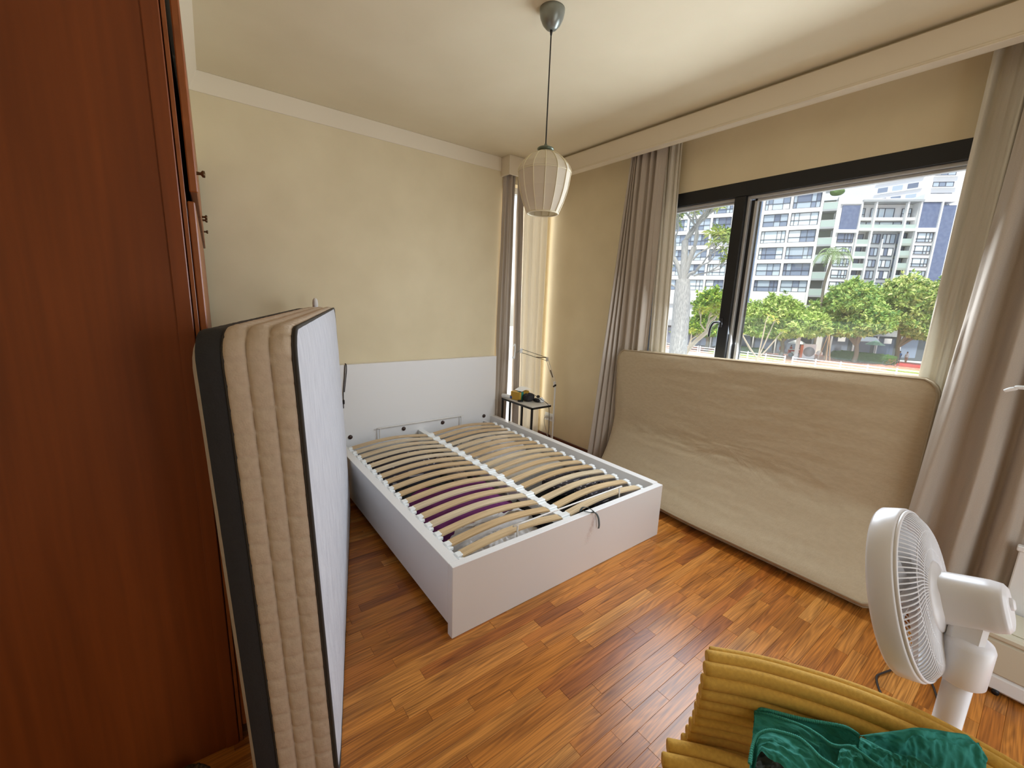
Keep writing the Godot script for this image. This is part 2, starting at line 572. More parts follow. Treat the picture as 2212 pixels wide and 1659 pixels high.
func cloth(called, top, bot, y0, y1, folds, amp_top, amp_bot, out, m, label, group, seed = 1, mid = null):
	# a hanging sheet: top and bottom lines (Vector2 x, z) with pleats that push towards "out"
	var nz := FastNoiseLite.new()
	nz.seed = seed
	nz.frequency = 1.0
	var f = func(u, v):
		var y = lerpf(y0, y1, v)
		var w = 1.0 - v
		var a = path2(bot, u)
		var b = path2(top, u)
		var p = a.lerp(b, v)
		if mid: p += mid.call(u, v)
		var amp = lerpf(amp_bot, amp_top, v)
		var ph = u * folds * TAU + nz.get_noise_2d(u * 3.0, v * 0.6) * 2.2 + nz.get_noise_2d(u * 2.0 + 9.0, 3.0) * 3.0
		var s = sin(ph)
		s = signf(s) * pow(absf(s), 0.75)
		var d = amp * (s + 0.35 * nz.get_noise_2d(u * folds * 2.1, v * 1.3))
		p += out * d
		return Vector3(p.x, y + 0.012 * sin(ph) * w, p.y)
	var st = S()
	grid(st, int(folds * 18) + 8, 36, f, 1.0, 1.0)
	var o = thing(called, label, "curtain", Vector3.ZERO, group)
	put("curtain_cloth", st, m, o)
	var hem = S()   # hem band: the same sheet doubled over its lowest hand's breadth
	var f2 = func(u, v):
		var q = f.call(u, v * 0.022)
		return q + Vector3(out.x, 0, out.y) * 0.003
	grid(hem, int(folds * 18) + 8, 2, f2)
	put("hem", hem, m, o)
	return o

func path2(pts, u):
	var n = pts.size() - 1
	var k = min(int(u * n), n - 1)
	return pts[k].lerp(pts[k + 1], u * n - k)

func curtains():
	var L = Vector2(-1, 0)
	# large window, left side: opaque curtain whose outer part flares into the room, sheer nearest the glass
	cloth("curtain", [Vector2(-0.15, 1.19), Vector2(-0.16, 1.26), Vector2(-0.15, 1.50)], [Vector2(-0.24, 0.99), Vector2(-0.10, 1.15), Vector2(-0.038, 1.42)], 0.02, 2.89, 7.0, 0.026, 0.015, L, M.curtain, "opaque taupe curtain gathered at the left side of the large window", "", 3,
		func(u, v): return Vector2(0.07 * exp(-pow((u - 0.40) / 0.05, 2.0)) * (1.0 - v) * v * 3.0, 0.0))
	cloth("sheer_curtain", [Vector2(-0.075, 1.44), Vector2(-0.075, 1.585)], [Vector2(-0.035, 1.47), Vector2(-0.03, 1.645)], 0.02, 2.89, 3.0, 0.016, 0.010, L, M.sheer, "thin cream curtain between the left taupe curtain and the window glass", "", 5)
	# large window, right side
	cloth("sheer_curtain", [Vector2(-0.095, 3.20), Vector2(-0.11, 3.55)], [Vector2(-0.042, 3.185), Vector2(-0.050, 3.55)], 0.02, 2.89, 4.2, 0.032, 0.022, L, M.sheer, "thin cream curtain hanging at the right end of the large window", "", 7)
	cloth("curtain", [Vector2(-0.19, 3.36), Vector2(-0.20, 3.70), Vector2(-0.19, 4.15)], [Vector2(-0.25, 3.28), Vector2(-0.22, 3.70), Vector2(-0.22, 4.25)], 0.02, 2.89, 5.0, 0.045, 0.05, L, M.curtain, "opaque taupe curtain at the right edge behind the white fan", "", 9)
	# corner window
	var F = Vector2(0, 1)
	cloth("curtain", [Vector2(-0.648, 0.022), Vector2(-0.60, 0.07), Vector2(-0.545, 0.075)], [Vector2(-0.690, 0.022), Vector2(-0.63, 0.075), Vector2(-0.552, 0.075)], 0.02, 2.89, 2.0, 0.02, 0.014, F, M.curtain, "narrow taupe curtain beside the headboard, left of the bright slit", "", 11)
	cloth("curtain", [Vector2(-0.525, 0.082), Vector2(-0.43, 0.082)], [Vector2(-0.478, 0.082), Vector2(-0.375, 0.082)], 0.02, 2.89, 2.0, 0.02, 0.014, F, M.curtain, "narrow taupe curtain between the bright slit and the glowing sheer in the corner", "", 13)
	cloth("sheer_curtain", [Vector2(-0.42, 0.055), Vector2(-0.075, 0.055)], [Vector2(-0.375, 0.055), Vector2(-0.06, 0.055)], 0.02, 2.89, 3.6, 0.022, 0.024, F, M.sheer, "glowing cream sheer curtain in the corner behind the side table", "", 15)

# ---------------------------------------------------------------- wardrobe
func wardrobe():
	var zw = 2.10
	var o = thing("wardrobe", "tall reddish brown wooden wardrobe filling the left edge, overhead door ajar", "wardrobe", Vector3(-3.109 - 0.0355 * zw, 0, zw), "", Vector3(0, -0.0355, 0))
	# local axes: -z runs along the doors away from the viewer, x = 0 is the wall face over the doors
	put("side_panel", bx(-1.25, -0.036, 0.0, 2.972, -0.02, 0.0, 0.002), M.wardrobe, o)
	put("edge_strip", bx(-0.034, -0.024, 0.0, 2.972, -0.03, 0.002, 0.001), M.wardrobe_edge, o)
	put("corner_strip", bx(-0.075, -0.037, 0.0, 2.972, 0.0, 0.006, 0.002), M.wardrobe, o)
	put("carcass", bx(-0.62, -0.030, 0.02, 2.39, -2.05, -0.03, 0), M.void, o)  # near-black block paints the shade behind the door gaps
	var zs = -0.002
	for k in 4:
		var d = put("door", bx(-0.022, -0.004, 0.06, 1.845, zs - 0.51 * k - 0.505, zs - 0.51 * k, 0.003), M.wardrobe_edge, o)
		var u = put("overhead_door", bx(-0.014, 0.006, 1.87, 2.395, zs - 0.51 * k - 0.505, zs - 0.51 * k, 0.003), M.wardrobe_edge, o)
		var st = S()
		var xf = Transform3D(Basis(Vector3(0, 0, 1), -PI / 2), Vector3(0.006, 1.93, zs - 0.51 * k - (0.04 if k != 1 else 0.44)))
		lathe(st, [Vector2(0.005, 0.0), Vector2(0.004, 0.010), Vector2(0.0095, 0.014), Vector2(0.0095, 0.020), Vector2(0.0, 0.022)], 12, xf)
		put("knob", st, M.brass, u)
	put("plinth", bx(-0.60, -0.03, 0.0, 0.06, -2.05, -0.03, 0), M.wardrobe, o)

# ---------------------------------------------------------------- bed
func bed():
	var o = thing("bed", "white low double bed frame with curved wooden slats and no mattress on it", "bed", Vector3(-1.527, 0, 0))
	var W = 0.8335
	put("headboard", bx(-W, W, 0.04, 1.028, 0.008, 0.060, 0.002), M.bed_white, o)
	var fb = put("footboard", bx(-W, W, 0.0, 0.382, 2.080, 2.122, 0.0025), M.bed_white, o)
	var im := Image.create(832, 192, false, Image.FORMAT_RGB8)
	im.fill(Color.WHITE)
	for k in 900:   # reddish brown smear running down from the strap
		var q = float(k) / 900.0
		var x = int(lerpf(0.0, 1.0, (0.146 - 0.075 * q + 0.8335) / 1.667) * 832.0 + rng.randfn() * (3.0 + 5.0 * q))
		var y = int((0.02 + 0.50 * q) * 192.0)
		var f = 0.035 * (1.0 - q) * (0.4 + q * 1.2)
		for d in 3:
			for d2 in 3:
				var c = im.get_pixel(clampi(x + d, 0, 831), clampi(y + d2, 0, 191))
				im.set_pixel(clampi(x + d, 0, 831), clampi(y + d2, 0, 191), c.lerp(Color("7a3a26"), f))
	im.generate_mipmaps()
	var fs = S()
	quad(fs, Vector3(-W + 0.002, 0.002, 2.1225), Vector3(W - 0.002, 0.002, 2.1225), Vector3(W - 0.002, 0.380, 2.1225), Vector3(-W + 0.002, 0.380, 2.1225), [Vector2(0, 1), Vector2(1, 1), Vector2(1, 0), Vector2(0, 0)])
	put("stained_facing", fs, mk("eeecea", 0.35, {"albedo_texture": ImageTexture.create_from_image(im)}), fb)
	put("side_rail", bx(-W, -W + 0.055, 0.058, 0.382, 0.060, 2.080, 0.002), M.bed_white, o)
	put("side_rail", bx(W - 0.055, W, 0.058, 0.388, 0.060, 2.080, 0.002), M.bed_white, o)
	var st
	put("slat_ledge", bx(-W + 0.055, -W + 0.088, 0.33, 0.352, 0.060, 2.080, 0.002), M.bed_white, o)
	put("slat_ledge", bx(W - 0.145, W - 0.125, 0.20, 0.345, 0.060, 2.080, 0.002), M.bed_white, o)
	put("centre_beam", bx(-0.06, -0.005, 0.30, 0.362, 0.062, 2.075, 0.002), M.plastic_white, o)
	put("base_board", bx(-W + 0.05, W - 0.05, 0.06, 0.075, 0.062, 2.078), M.grey_box, o)
	var N = 17
	for k in N:
		var z = 0.262 + (2.028 - 0.262) * k / (N - 1)
		for s in 2:
			var xa = -W + 0.098 if s == 0 else 0.004
			var xb = -0.068 if s == 0 else 0.675
			var rise = 0.030
			st = S()
			var uo = rng.randf()
			var hw = 0.0275
			var th = 0.009
			var P = func(u, side, up):
				var t = sin(PI * u)
				return Vector3(lerpf(xa, xb, u), 0.362 + rise * t + (th if up else 0.0), z + side * hw)
			var n = 14
			for i in n:
				var u0 = float(i) / n
				var u1 = float(i + 1) / n
				st.set_smooth_group(0)
				quad(st, P.call(u0, 1, true), P.call(u1, 1, true), P.call(u1, -1, true), P.call(u0, -1, true), [Vector2(uo + u0, 0.1), Vector2(uo + u1, 0.1), Vector2(uo + u1, 0.9), Vector2(uo + u0, 0.9)])
				quad(st, P.call(u0, -1, false), P.call(u1, -1, false), P.call(u1, 1, false), P.call(u0, 1, false))
				st.set_smooth_group(-1)
				quad(st, P.call(u0, 1, false), P.call(u1, 1, false), P.call(u1, 1, true), P.call(u0, 1, true), [Vector2(uo + u0, 0), Vector2(uo + u1, 0), Vector2(uo + u1, 0.1), Vector2(uo + u0, 0.1)])
				quad(st, P.call(u1, -1, false), P.call(u0, -1, false), P.call(u0, -1, true), P.call(u1, -1, true), [Vector2(uo + u1, 0), Vector2(uo + u0, 0), Vector2(uo + u0, 0.1), Vector2(uo + u1, 0.1)])
			quad(st, P.call(0.0, -1, false), P.call(0.0, 1, false), P.call(0.0, 1, true), P.call(0.0, -1, true))
			quad(st, P.call(1.0, 1, false), P.call(1.0, -1, false), P.call(1.0, -1, true), P.call(1.0, 1, true))
			put("slat", st, M.slats[(k * 2 + s * 3 + rng.randi() % 2) % 4], o)
		for hx in [-W + 0.086, -0.0325, 0.693]:
			st = S()
			var wide = 0.036 if hx != -0.0325 else 0.074
			box(st, Vector3(hx, 0.362, z), Vector3(wide, 0.026, 0.040), 0.004)
			box(st, Vector3(hx, 0.354, z), Vector3(wide * 0.9, 0.020, 0.070), 0.004)
			put("slat_holder", st, M.plastic_white, o)
	for x in [-2.215, -1.73, -1.324, -0.836]:   # dark bolt heads on the headboard
		st = S()
		lathe(st, [Vector2(0.019, 0.0), Vector2(0.019, 0.006), Vector2(0.013, 0.012), Vector2(0.0, 0.013)], 16, Transform3D(Basis(Vector3(1, 0, 0), PI / 2), Vector3(x + 1.527, 0.351 + 0.045, 0.060)))
		put("bolt_head", st, M.bolt, o)
	st = S()
	tube(st, smooth_path([Vector3(-0.437, 0.34, 0.085), Vector3(-0.437, 0.425, 0.085), Vector3(-0.430, 0.440, 0.085), Vector3(-0.40, 0.443, 0.085), Vector3(0.36, 0.443, 0.085), Vector3(0.394, 0.440, 0.085), Vector3(0.401, 0.425, 0.085), Vector3(0.401, 0.34, 0.085)], 4), 0.005, 8)
	put("mattress_bar", st, M.steel_white, o)
	st = S()
	tube(st, smooth_path([Vector3(-0.408, 0.36, 2.062), Vector3(-0.408, 0.42, 2.062), Vector3(-0.402, 0.434, 2.060), Vector3(-0.375, 0.437, 2.060), Vector3(0.40, 0.437, 2.055), Vector3(0.430, 0.434, 2.055), Vector3(0.436, 0.42, 2.058), Vector3(0.436, 0.35, 2.062)], 4), 0.005, 8)
	put("mattress_bar", st, M.steel_white, o)
	st = S()   # grey pull strap: a loop over the footboard and a loose end
	ribbon(st, smooth_path([Vector3(0.062, 0.383, 2.07), Vector3(0.066, 0.412, 2.085), Vector3(0.085, 0.415, 2.105), Vector3(0.108, 0.400, 2.122), Vector3(0.118, 0.385, 2.128), Vector3(0.100, 0.383, 2.11), Vector3(0.078, 0.386, 2.085)]), Vector3(0.3, 0, 1).normalized(), 0.012)
	ribbon(st, smooth_path([Vector3(0.112, 0.388, 2.120), Vector3(0.135, 0.375, 2.132), Vector3(0.150, 0.345, 2.140), Vector3(0.158, 0.30, 2.143), Vector3(0.160, 0.272, 2.140)]), Vector3(1, 0, 0.2).normalized(), 0.012)
	put("pull_strap", st, M.grey_strap, o)
	bed_contents()

func ribbon(st, pts, side, w):
	st.set_smooth_group(0)
	for i in pts.size() - 1:
		var a = pts[i]
		var b = pts[i + 1]
		var s = side * w * 0.5
		var n = (b - a).cross(side).normalized() * 0.0012
		quad(st, a - s + n, a + s + n, b + s + n, b - s + n)
		quad(st, a + s - n, a - s - n, b - s - n, b + s - n)
		quad(st, a + s + n, a + s - n, b + s - n, b + s + n)
		quad(st, a - s - n, a - s + n, b - s + n, b - s - n)
	return st

func pillow(x0, x1, z0, z1, y0, y1, seed, rough, square = 0.5):   # soft closed bag
	var nz := FastNoiseLite.new()
	nz.seed = seed
	nz.frequency = 1.0
	var c = Vector3(x0 + x1, y0 + y1, z0 + z1) * 0.5
	var h = Vector3(x1 - x0, y1 - y0, z1 - z0) * 0.5
	var f = func(u, v):
		var th = PI * (v - 0.5)
		var ph = -TAU * u
		var e = func(t): return signf(t) * pow(absf(t), square)
		var n = Vector3(e.call(cos(th)) * e.call(cos(ph)), e.call(sin(th)), e.call(cos(th)) * e.call(sin(ph)))
		var d = nz.get_noise_3d(n.x * 2.2 + c.x, n.y * 2.0, n.z * 2.2) + 0.6 * nz.get_noise_3d(n.x * 6.0 + c.x, n.y * 5.0, n.z * 6.0 + 5.0)
		return c + Vector3(n.x * h.x, n.y * h.y, n.z * h.z) + Vector3(n.x * 0.3, maxf(n.y, 0.0), n.z * 0.3) * d * rough
	var st = S()
	grid(st, 48, 28, f, 1.0, 1.0)
	return st

func bed_contents():
	var t = thing("blanket", "purple blanket under the slats near the left rail of the bed", "blanket")
	put("blanket_fold", pillow(-2.23, -1.60, 1.17, 1.46, 0.085, 0.335, 3, 0.03, 0.45), M.purple, t)
	put("blanket_fold", pillow(-2.23, -1.60, 1.40, 1.66, 0.085, 0.315, 4, 0.03, 0.45), M.purple, t)
	t = thing("duvet", "crumpled white duvet under the slats at the foot of the bed", "duvet")
	put("duvet_fold", ruffle(-2.23, -1.60, 1.76, 2.06, 0.30, 5), M.duvet, t)
	put("duvet_edge", pillow(-2.20, -1.60, 1.72, 1.84, 0.085, 0.325, 6, 0.04, 0.6), M.duvet, t)
	tag(put("pillow", pillow(-2.22, -1.71, 0.37, 0.86, 0.085, 0.33, 8, 0.02, 0.5), M.dots), "grey pillow with small white dots under the slats near the headboard", "pillow")
	tag(put("bag", pillow(-2.23, -1.71, 0.90, 1.13, 0.085, 0.25, 9, 0.03, 0.4), M.black_bag), "black cloth bag under the slats between dotted pillow and purple blanket", "bag")
	tag(put("storage_box", bx(-2.23, -1.64, 0.085, 0.26, 0.09, 0.34, 0.01), M.grey_box), "grey box under the slats in the head corner left of the centre beam", "box")
	tag(put("bag", pillow(-1.675, -1.605, 0.55, 1.05, 0.085, 0.30, 12, 0.03, 0.6), M.pinkish), "pale pink crumpled cloth beside the centre beam under the left slats", "cloth")
	tag(put("linen", pillow(-1.46, -0.86, 0.42, 0.92, 0.085, 0.33, 13, 0.04, 0.5), M.duvet), "white crumpled linen under the slats on the table side of the bed", "linen")
	tag(put("storage_box", bx(-1.46, -0.85, 0.085, 0.25, 0.09, 0.40, 0.01), M.grey_box), "grey box under the slats in the head corner next to the side table", "box")
	tag(put("storage_box", bx(-1.46, -0.85, 0.085, 0.30, 0.95, 1.32, 0.012), M.matt_white), "pale grey box under the slats in the middle of the table side", "box")
	tag(put("bag", pillow(-1.46, -0.86, 1.36, 2.05, 0.085, 0.18, 15, 0.02, 0.35), M.black_bag), "large black bag under the slats at the foot corner by the leaning mattress", "bag")
	tag(put("pillow", pillow(-1.24, -0.88, 1.42, 1.67, 0.215, 0.335, 16, 0.02, 0.55), M.dots), "dotted grey cushion lying on the black bag, nearer the middle of the bed", "pillow")
	tag(put("pillow", pillow(-1.17, -0.87, 1.70, 1.90, 0.215, 0.33, 17, 0.02, 0.55), M.dots), "dotted grey cushion lying on the black bag, nearest the footboard", "pillow")

func ruffle(x0, x1, z0, z1, y, seed):
	var nz := FastNoiseLite.new()
	nz.seed = seed
	nz.frequency = 1.0
	var f = func(u, v):
		var e = pow(sin(PI * clampf(u, 0.0, 1.0)), 0.25) * pow(sin(PI * clampf(v, 0.0, 1.0)), 0.25)
		var w = 0.010 * sin(u * 90.0 + 5.0 * nz.get_noise_2d(u * 3.0, v * 3.0)) * nz.get_noise_2d(u * 2.0, v * 2.0 + 4.0) * 2.0
		return Vector3(lerpf(x0, x1, u), 0.085 + (y - 0.085 + 0.05 * nz.get_noise_2d(u * 3.0 + 2.0, v * 3.0) + w) * e, lerpf(z1, z0, v))
	var st = S()
	grid(st, 90, 30, f)
	quad(st, Vector3(x0, 0.085, z0), Vector3(x1, 0.085, z0), Vector3(x1, 0.085, z1), Vector3(x0, 0.085, z1))
	return st

# ---------------------------------------------------------------- mattresses
func rrect(hz, hy, r, s):   # point and outward normal on a rounded rectangle, s in 0..1; starts at the bottom middle, goes to +z first
	var sz = 2.0 * (hz - r)
	var sy = 2.0 * (hy - r)
	var q = PI * r * 0.5
	var total = 2.0 * sz + 2.0 * sy + 4.0 * q
	var d = fposmod(s, 1.0) * total - sz * 0.5
	var segs = [[sz, 0], [q, 1], [sy, 2], [q, 3], [sz, 4], [q, 5], [sy, 6], [q, 7]]
	if d < 0.0: d += total
	# d measured from the bottom right end
	var start = [Vector2(hz - r, -hy)]
	var order = [[q, "arc", Vector2(hz - r, -hy + r), -PI / 2], [sy, "line", Vector2(hz, -hy + r), Vector2(0, 1)], [q, "arc", Vector2(hz - r, hy - r), 0.0], [sz, "line", Vector2(hz - r, hy), Vector2(-1, 0)], [q, "arc", Vector2(-hz + r, hy - r), PI / 2], [sy, "line", Vector2(-hz, hy - r), Vector2(0, -1)], [q, "arc", Vector2(-hz + r, -hy + r), PI], [sz, "line", Vector2(-hz + r, -hy), Vector2(1, 0)]]
	for o in order:
		if d <= o[0] or o == order[7]:
			if o[1] == "arc":
				var a = o[3] + d / r
				var n = Vector2(cos(a), sin(a))
				return [o[2] + n * r, n]
			var p = o[2] + o[3] * d
			return [p, Vector2(o[3].y, -o[3].x)]
		d -= o[0]
	return [Vector2.ZERO, Vector2.UP]

func spring_mattress():   # local x is the thickness (+x the grey face), z the length, y the height
	var th = atan2(0.582, 1.86)
	var T = 0.25
	var HZ = 0.985
	var HY = 0.75
	var base = Vector3((-2.957 - 2.375) * 0.5, 0, (2.43 + 0.575) * 0.5) + Vector3(-cos(th), 0, -sin(th)) * T * 0.5
	var o = thing("mattress", "thick cream mattress with dark band stood on its long edge against the wardrobe", "mattress", base)
	o.basis = Basis(Vector3.UP, -th) * Basis(Vector3(0, 0, 1), deg_to_rad(1.9))
	var R = 0.075
	var P = func(s, x, out):
		var q = rrect(HZ, HY, R, s)
		var p = q[0] + q[1] * out
		return Vector3(x, p.y + HY + 0.004, p.x)
	var per = 4.0 * (HZ + HY) - 8.0 * R + TAU * R
	var nz := FastNoiseLite.new()
	nz.seed = 77
	nz.frequency = 1.0
	var ring = func(xa, xb, nu, nv, shape):
		var st = S()
		grid(st, nu, nv, func(u, v): return P.call(u, lerpf(xa, xb, v), shape.call(u, v)), 1, 1)
		return st
	var cells = int(per / 0.064)
	put("quilted_border", ring.call(0.111, -0.048, cells * 8, 30, func(u, v):
		var a = absf(sin(u * cells * PI))
		var b = absf(sin(v * 3.0 * PI))
		var k = 0.75 + 0.45 * nz.get_noise_2d(u * 30.0, v * 2.0)
		return 0.013 * pow(b, 0.4) * (1.0 - 0.62 * k * (1.0 - pow(a, 0.3))) + 0.0015 * nz.get_noise_2d(u * 160.0, v * 9.0)), M.matt_beige, o)
	put("dark_band", ring.call(-0.046, -0.106, 300, 8, func(u, v): return 0.004 * sin(PI * v) + 0.0015 * nz.get_noise_2d(u * 120.0, v * 5.0)), M.matt_dark, o)
	var st = S()
	for x in [0.118, 0.112]:
		var pts = []
		for i in 241: pts.append(P.call(i / 240.0, x, 0.002 + 0.001 * nz.get_noise_2d(i * 0.7, x * 50.0)))
		tube(st, pts, 0.0055 if x > 0.115 else 0.004, 8, false)
	put("piping", st, M.piping_dark, o)
	st = S()
	var pts = []
	for i in 241: pts.append(P.call(i / 240.0, -0.047, 0.001))
	tube(st, pts, 0.004, 6, false)
	put("piping", st, M.piping_dark, o)
	# faces as fans from the middle, bulging outwards
	for side in 2:
		st = S()
		var sgn = 1.0 if side == 0 else -1.0
		var xe = 0.119 if side == 0 else -0.106
		var f = func(u, v):
			var k = 1.0 - v
			var q = rrect(HZ - 0.002, HY - 0.002, R, u if side == 0 else 1.0 - u)
			var p = q[0] * k
			var bulge = 0.010 * pow(clampf(v * 9.0, 0.0, 1.0), 0.5) if side == 0 else 0.022 * pow(clampf(v * 22.0, 0.0, 1.0), 0.5)
			var wr = 0.0035 * nz.get_noise_2d(p.x * 9.0, p.y * 2.5) + 0.0018 * nz.get_noise_2d(p.x * 30.0, p.y * 5.0)
			var sag = 0.016 * exp(-pow((p.y + 0.05) / 0.4, 2.0)) * (1.0 - k)
			return Vector3(xe + sgn * (bulge + (wr + sag) * minf(v * 8.0, 1.0)), p.y + HY + 0.004, p.x)
		grid(st, 240, 30, f)
		put("grey_panel" if side == 0 else "white_panel", st, M.matt_grey if side == 0 else M.matt_white, o)

func thin_mattress():   # slouched against the window wall, bent near the floor
	var o = thing("mattress", "thin beige linen mattress slouching against the wall under the large window", "mattress", Vector3(0, 0, 2.255))
	var prof = smooth_path([Vector3(-0.165, 1.245, 0), Vector3(-0.167, 1.05, 0), Vector3(-0.172, 0.80, 0), Vector3(-0.190, 0.58, 0), Vector3(-0.25, 0.39, 0), Vector3(-0.35, 0.22, 0), Vector3(-0.475, 0.075, 0)], 8)
	var len_ = [0.0]
	for i in range(1, prof.size()): len_.append(len_[i - 1] + prof[i].distance_to(prof[i - 1]))
	var H = len_[-1]
	var at = func(s):   # s from the top, along the front surface
		s = clampf(s, 0.0, H)
		for i in range(1, prof.size()):
			if s <= len_[i] or i == prof.size() - 1:
				var t = (s - len_[i - 1]) / (len_[i] - len_[i - 1])
				var d = (prof[i] - prof[i - 1]).normalized()
				return [prof[i - 1].lerp(prof[i], t), Vector3(d.y, -d.x, 0.0)]
	var nz := FastNoiseLite.new()
	nz.seed = 5
	nz.frequency = 1.0
	var HZ = 1.035
	var R = 0.09
	var TH = 0.068
	var P = func(z, s, n):   # z across, s from top, n out of the front surface
		var q = at.call(s)
		var lift = 0.035 * z * (1.0 - s / H)          # the top edge rises towards the right
		return q[0] + q[1] * n * (1.0 if q[1].x < 0.0 else -1.0) + Vector3(0.12 * pow(maxf(0.0, -z), 1.5) * pow(clampf(s / H, 0.0, 1.0), 1.3), lift, z)
	var out = func(u):
		var q = rrect(HZ, H * 0.5, R, u)
		return [Vector2(q[0].x, H * 0.5 - q[0].y), q[1]]
	# faces
	for side in 2:
		var st = S()
		var f = func(u, v):
			var k = 1.0 - v
			var q = out.call(u if side == 0 else 1.0 - u)[0]
			var z = q.x * k
			var s = (q.y - H * 0.5) * k + H * 0.5
			var e = minf(v * 10.0, 1.0)
			var wr = 0.004 * nz.get_noise_2d(z * 2.0, s * 12.0) + 0.005 * nz.get_noise_2d(z * 1.4, s * 2.0 + 7.0)
			var fold = exp(-pow((s - 0.72 - 0.04 * z) / 0.08, 2.0))
			wr += 0.012 * fold * nz.get_noise_2d(z * 3.5, s * 16.0) - 0.012 * fold
			var n = 0.012 * pow(e, 0.5) + wr * e
			return P.call(z, s, n if side == 0 else -TH - n * 0.5)
		grid(st, 220, 44, f)
		put("front_panel" if side == 0 else "back_panel", st, M.matt_linen, o)
	var st2 = S()
	grid(st2, 220, 6, func(u, v):
		var q = out.call(u)
		var b = 0.010 * sin(PI * v)
		return P.call(q[0].x + q[1].x * b, q[0].y - q[1].y * b, -TH * v))
	put("border", st2, M.matt_linen, o)
	st2 = S()
	for n in [0.0, -TH]:
		var pts = []
		for i in 221:
			var q = out.call(i / 220.0)
			pts.append(P.call(q[0].x + q[1].x * 0.004, q[0].y - q[1].y * 0.004, n + 0.0015 * nz.get_noise_2d(i * 0.6, n * 40.0)))
		tube(st2, pts, 0.006, 8, false)
	put("piping", st2, M.piping_linen, o)

# ---------------------------------------------------------------- pendant lamp
func pendant():
	var c = Vector3(-1.722, 0, 1.892)
	var o = thing("pendant_lamp", "white ribbed fabric pendant lamp hanging from a grey ceiling cup", "lamp", c)
	var st = S()
	lathe(st, [Vector2(0.0, 2.884), Vector2(0.014, 2.885), Vector2(0.026, 2.891), Vector2(0.043, 2.910), Vector2(0.055, 2.935), Vector2(0.0600, 2.958), Vector2(0.0605, 2.9715), Vector2(0.0, 2.9715)], 32)
	put("ceiling_cup", st, M.grey_metal, o)
	st = S()
	lathe(st, [Vector2(0.0, 2.864), Vector2(0.0045, 2.864), Vector2(0.0075, 2.888), Vector2(0.0, 2.889)], 12)
	put("cord_grip", st, M.black, o)
	st = S()
	tube(st, [Vector3(0, 2.870, 0), Vector3(-0.001, 2.6, 0.001), Vector3(0, 2.36, 0)], 0.0032, 8)
	put("cord", st, M.black, o)
	st = S()
	lathe(st, [Vector2(0.0, 2.352), Vector2(0.034, 2.352), Vector2(0.041, 2.356), Vector2(0.042, 2.362), Vector2(0.038, 2.366), Vector2(0.010, 2.370), Vector2(0.006, 2.385), Vector2(0.0, 2.385)], 28)
	put("top_disc", st, M.green_metal, o)
	var prof = [Vector2(0.080, 2.052), Vector2(0.106, 2.110), Vector2(0.124, 2.170), Vector2(0.134, 2.235), Vector2(0.135, 2.255), Vector2(0.120, 2.285), Vector2(0.085, 2.322), Vector2(0.050, 2.341), Vector2(0.026, 2.347)]
	st = S()
	lathe(st, prof, 14, Transform3D.IDENTITY, true)
	put("shade", st, M.shade, o)
	st = S()
	for k in 14:
		var a = TAU * k / 14
		var pts = []
		for p in prof: pts.append(Vector3((p.x + 0.0006) * cos(a), p.y, -(p.x + 0.0006) * sin(a)))
		tube(st, smooth_path(pts, 3), 0.0022, 6)
	put("rib", st, M.shade_rib, o)
	st = S()
	for q in [[0.080, 2.054, 0.004], [0.135, 2.247, 0.0018], [0.027, 2.348, 0.004]]:
		var pts = []
		for i in 41: pts.append(Vector3(q[0] * cos(TAU * i / 40), q[1], -q[0] * sin(TAU * i / 40)))
		st = S()
		tube(st, pts, q[2], 6, false)
		put("ring", st, M.shade_rib, o)
	st = S()
	lathe(st, [Vector2(0.0, 2.20), Vector2(0.018, 2.205), Vector2(0.026, 2.225), Vector2(0.024, 2.25), Vector2(0.014, 2.275), Vector2(0.013, 2.30), Vector2(0.0, 2.30)], 20)
	put("bulb", st, M.plastic_white, o)
	st = S()
	lathe(st, [Vector2(0.0, 2.295), Vector2(0.019, 2.295), Vector2(0.019, 2.352), Vector2(0.0, 2.352)], 20)
	put("socket", st, M.plastic_white, o)

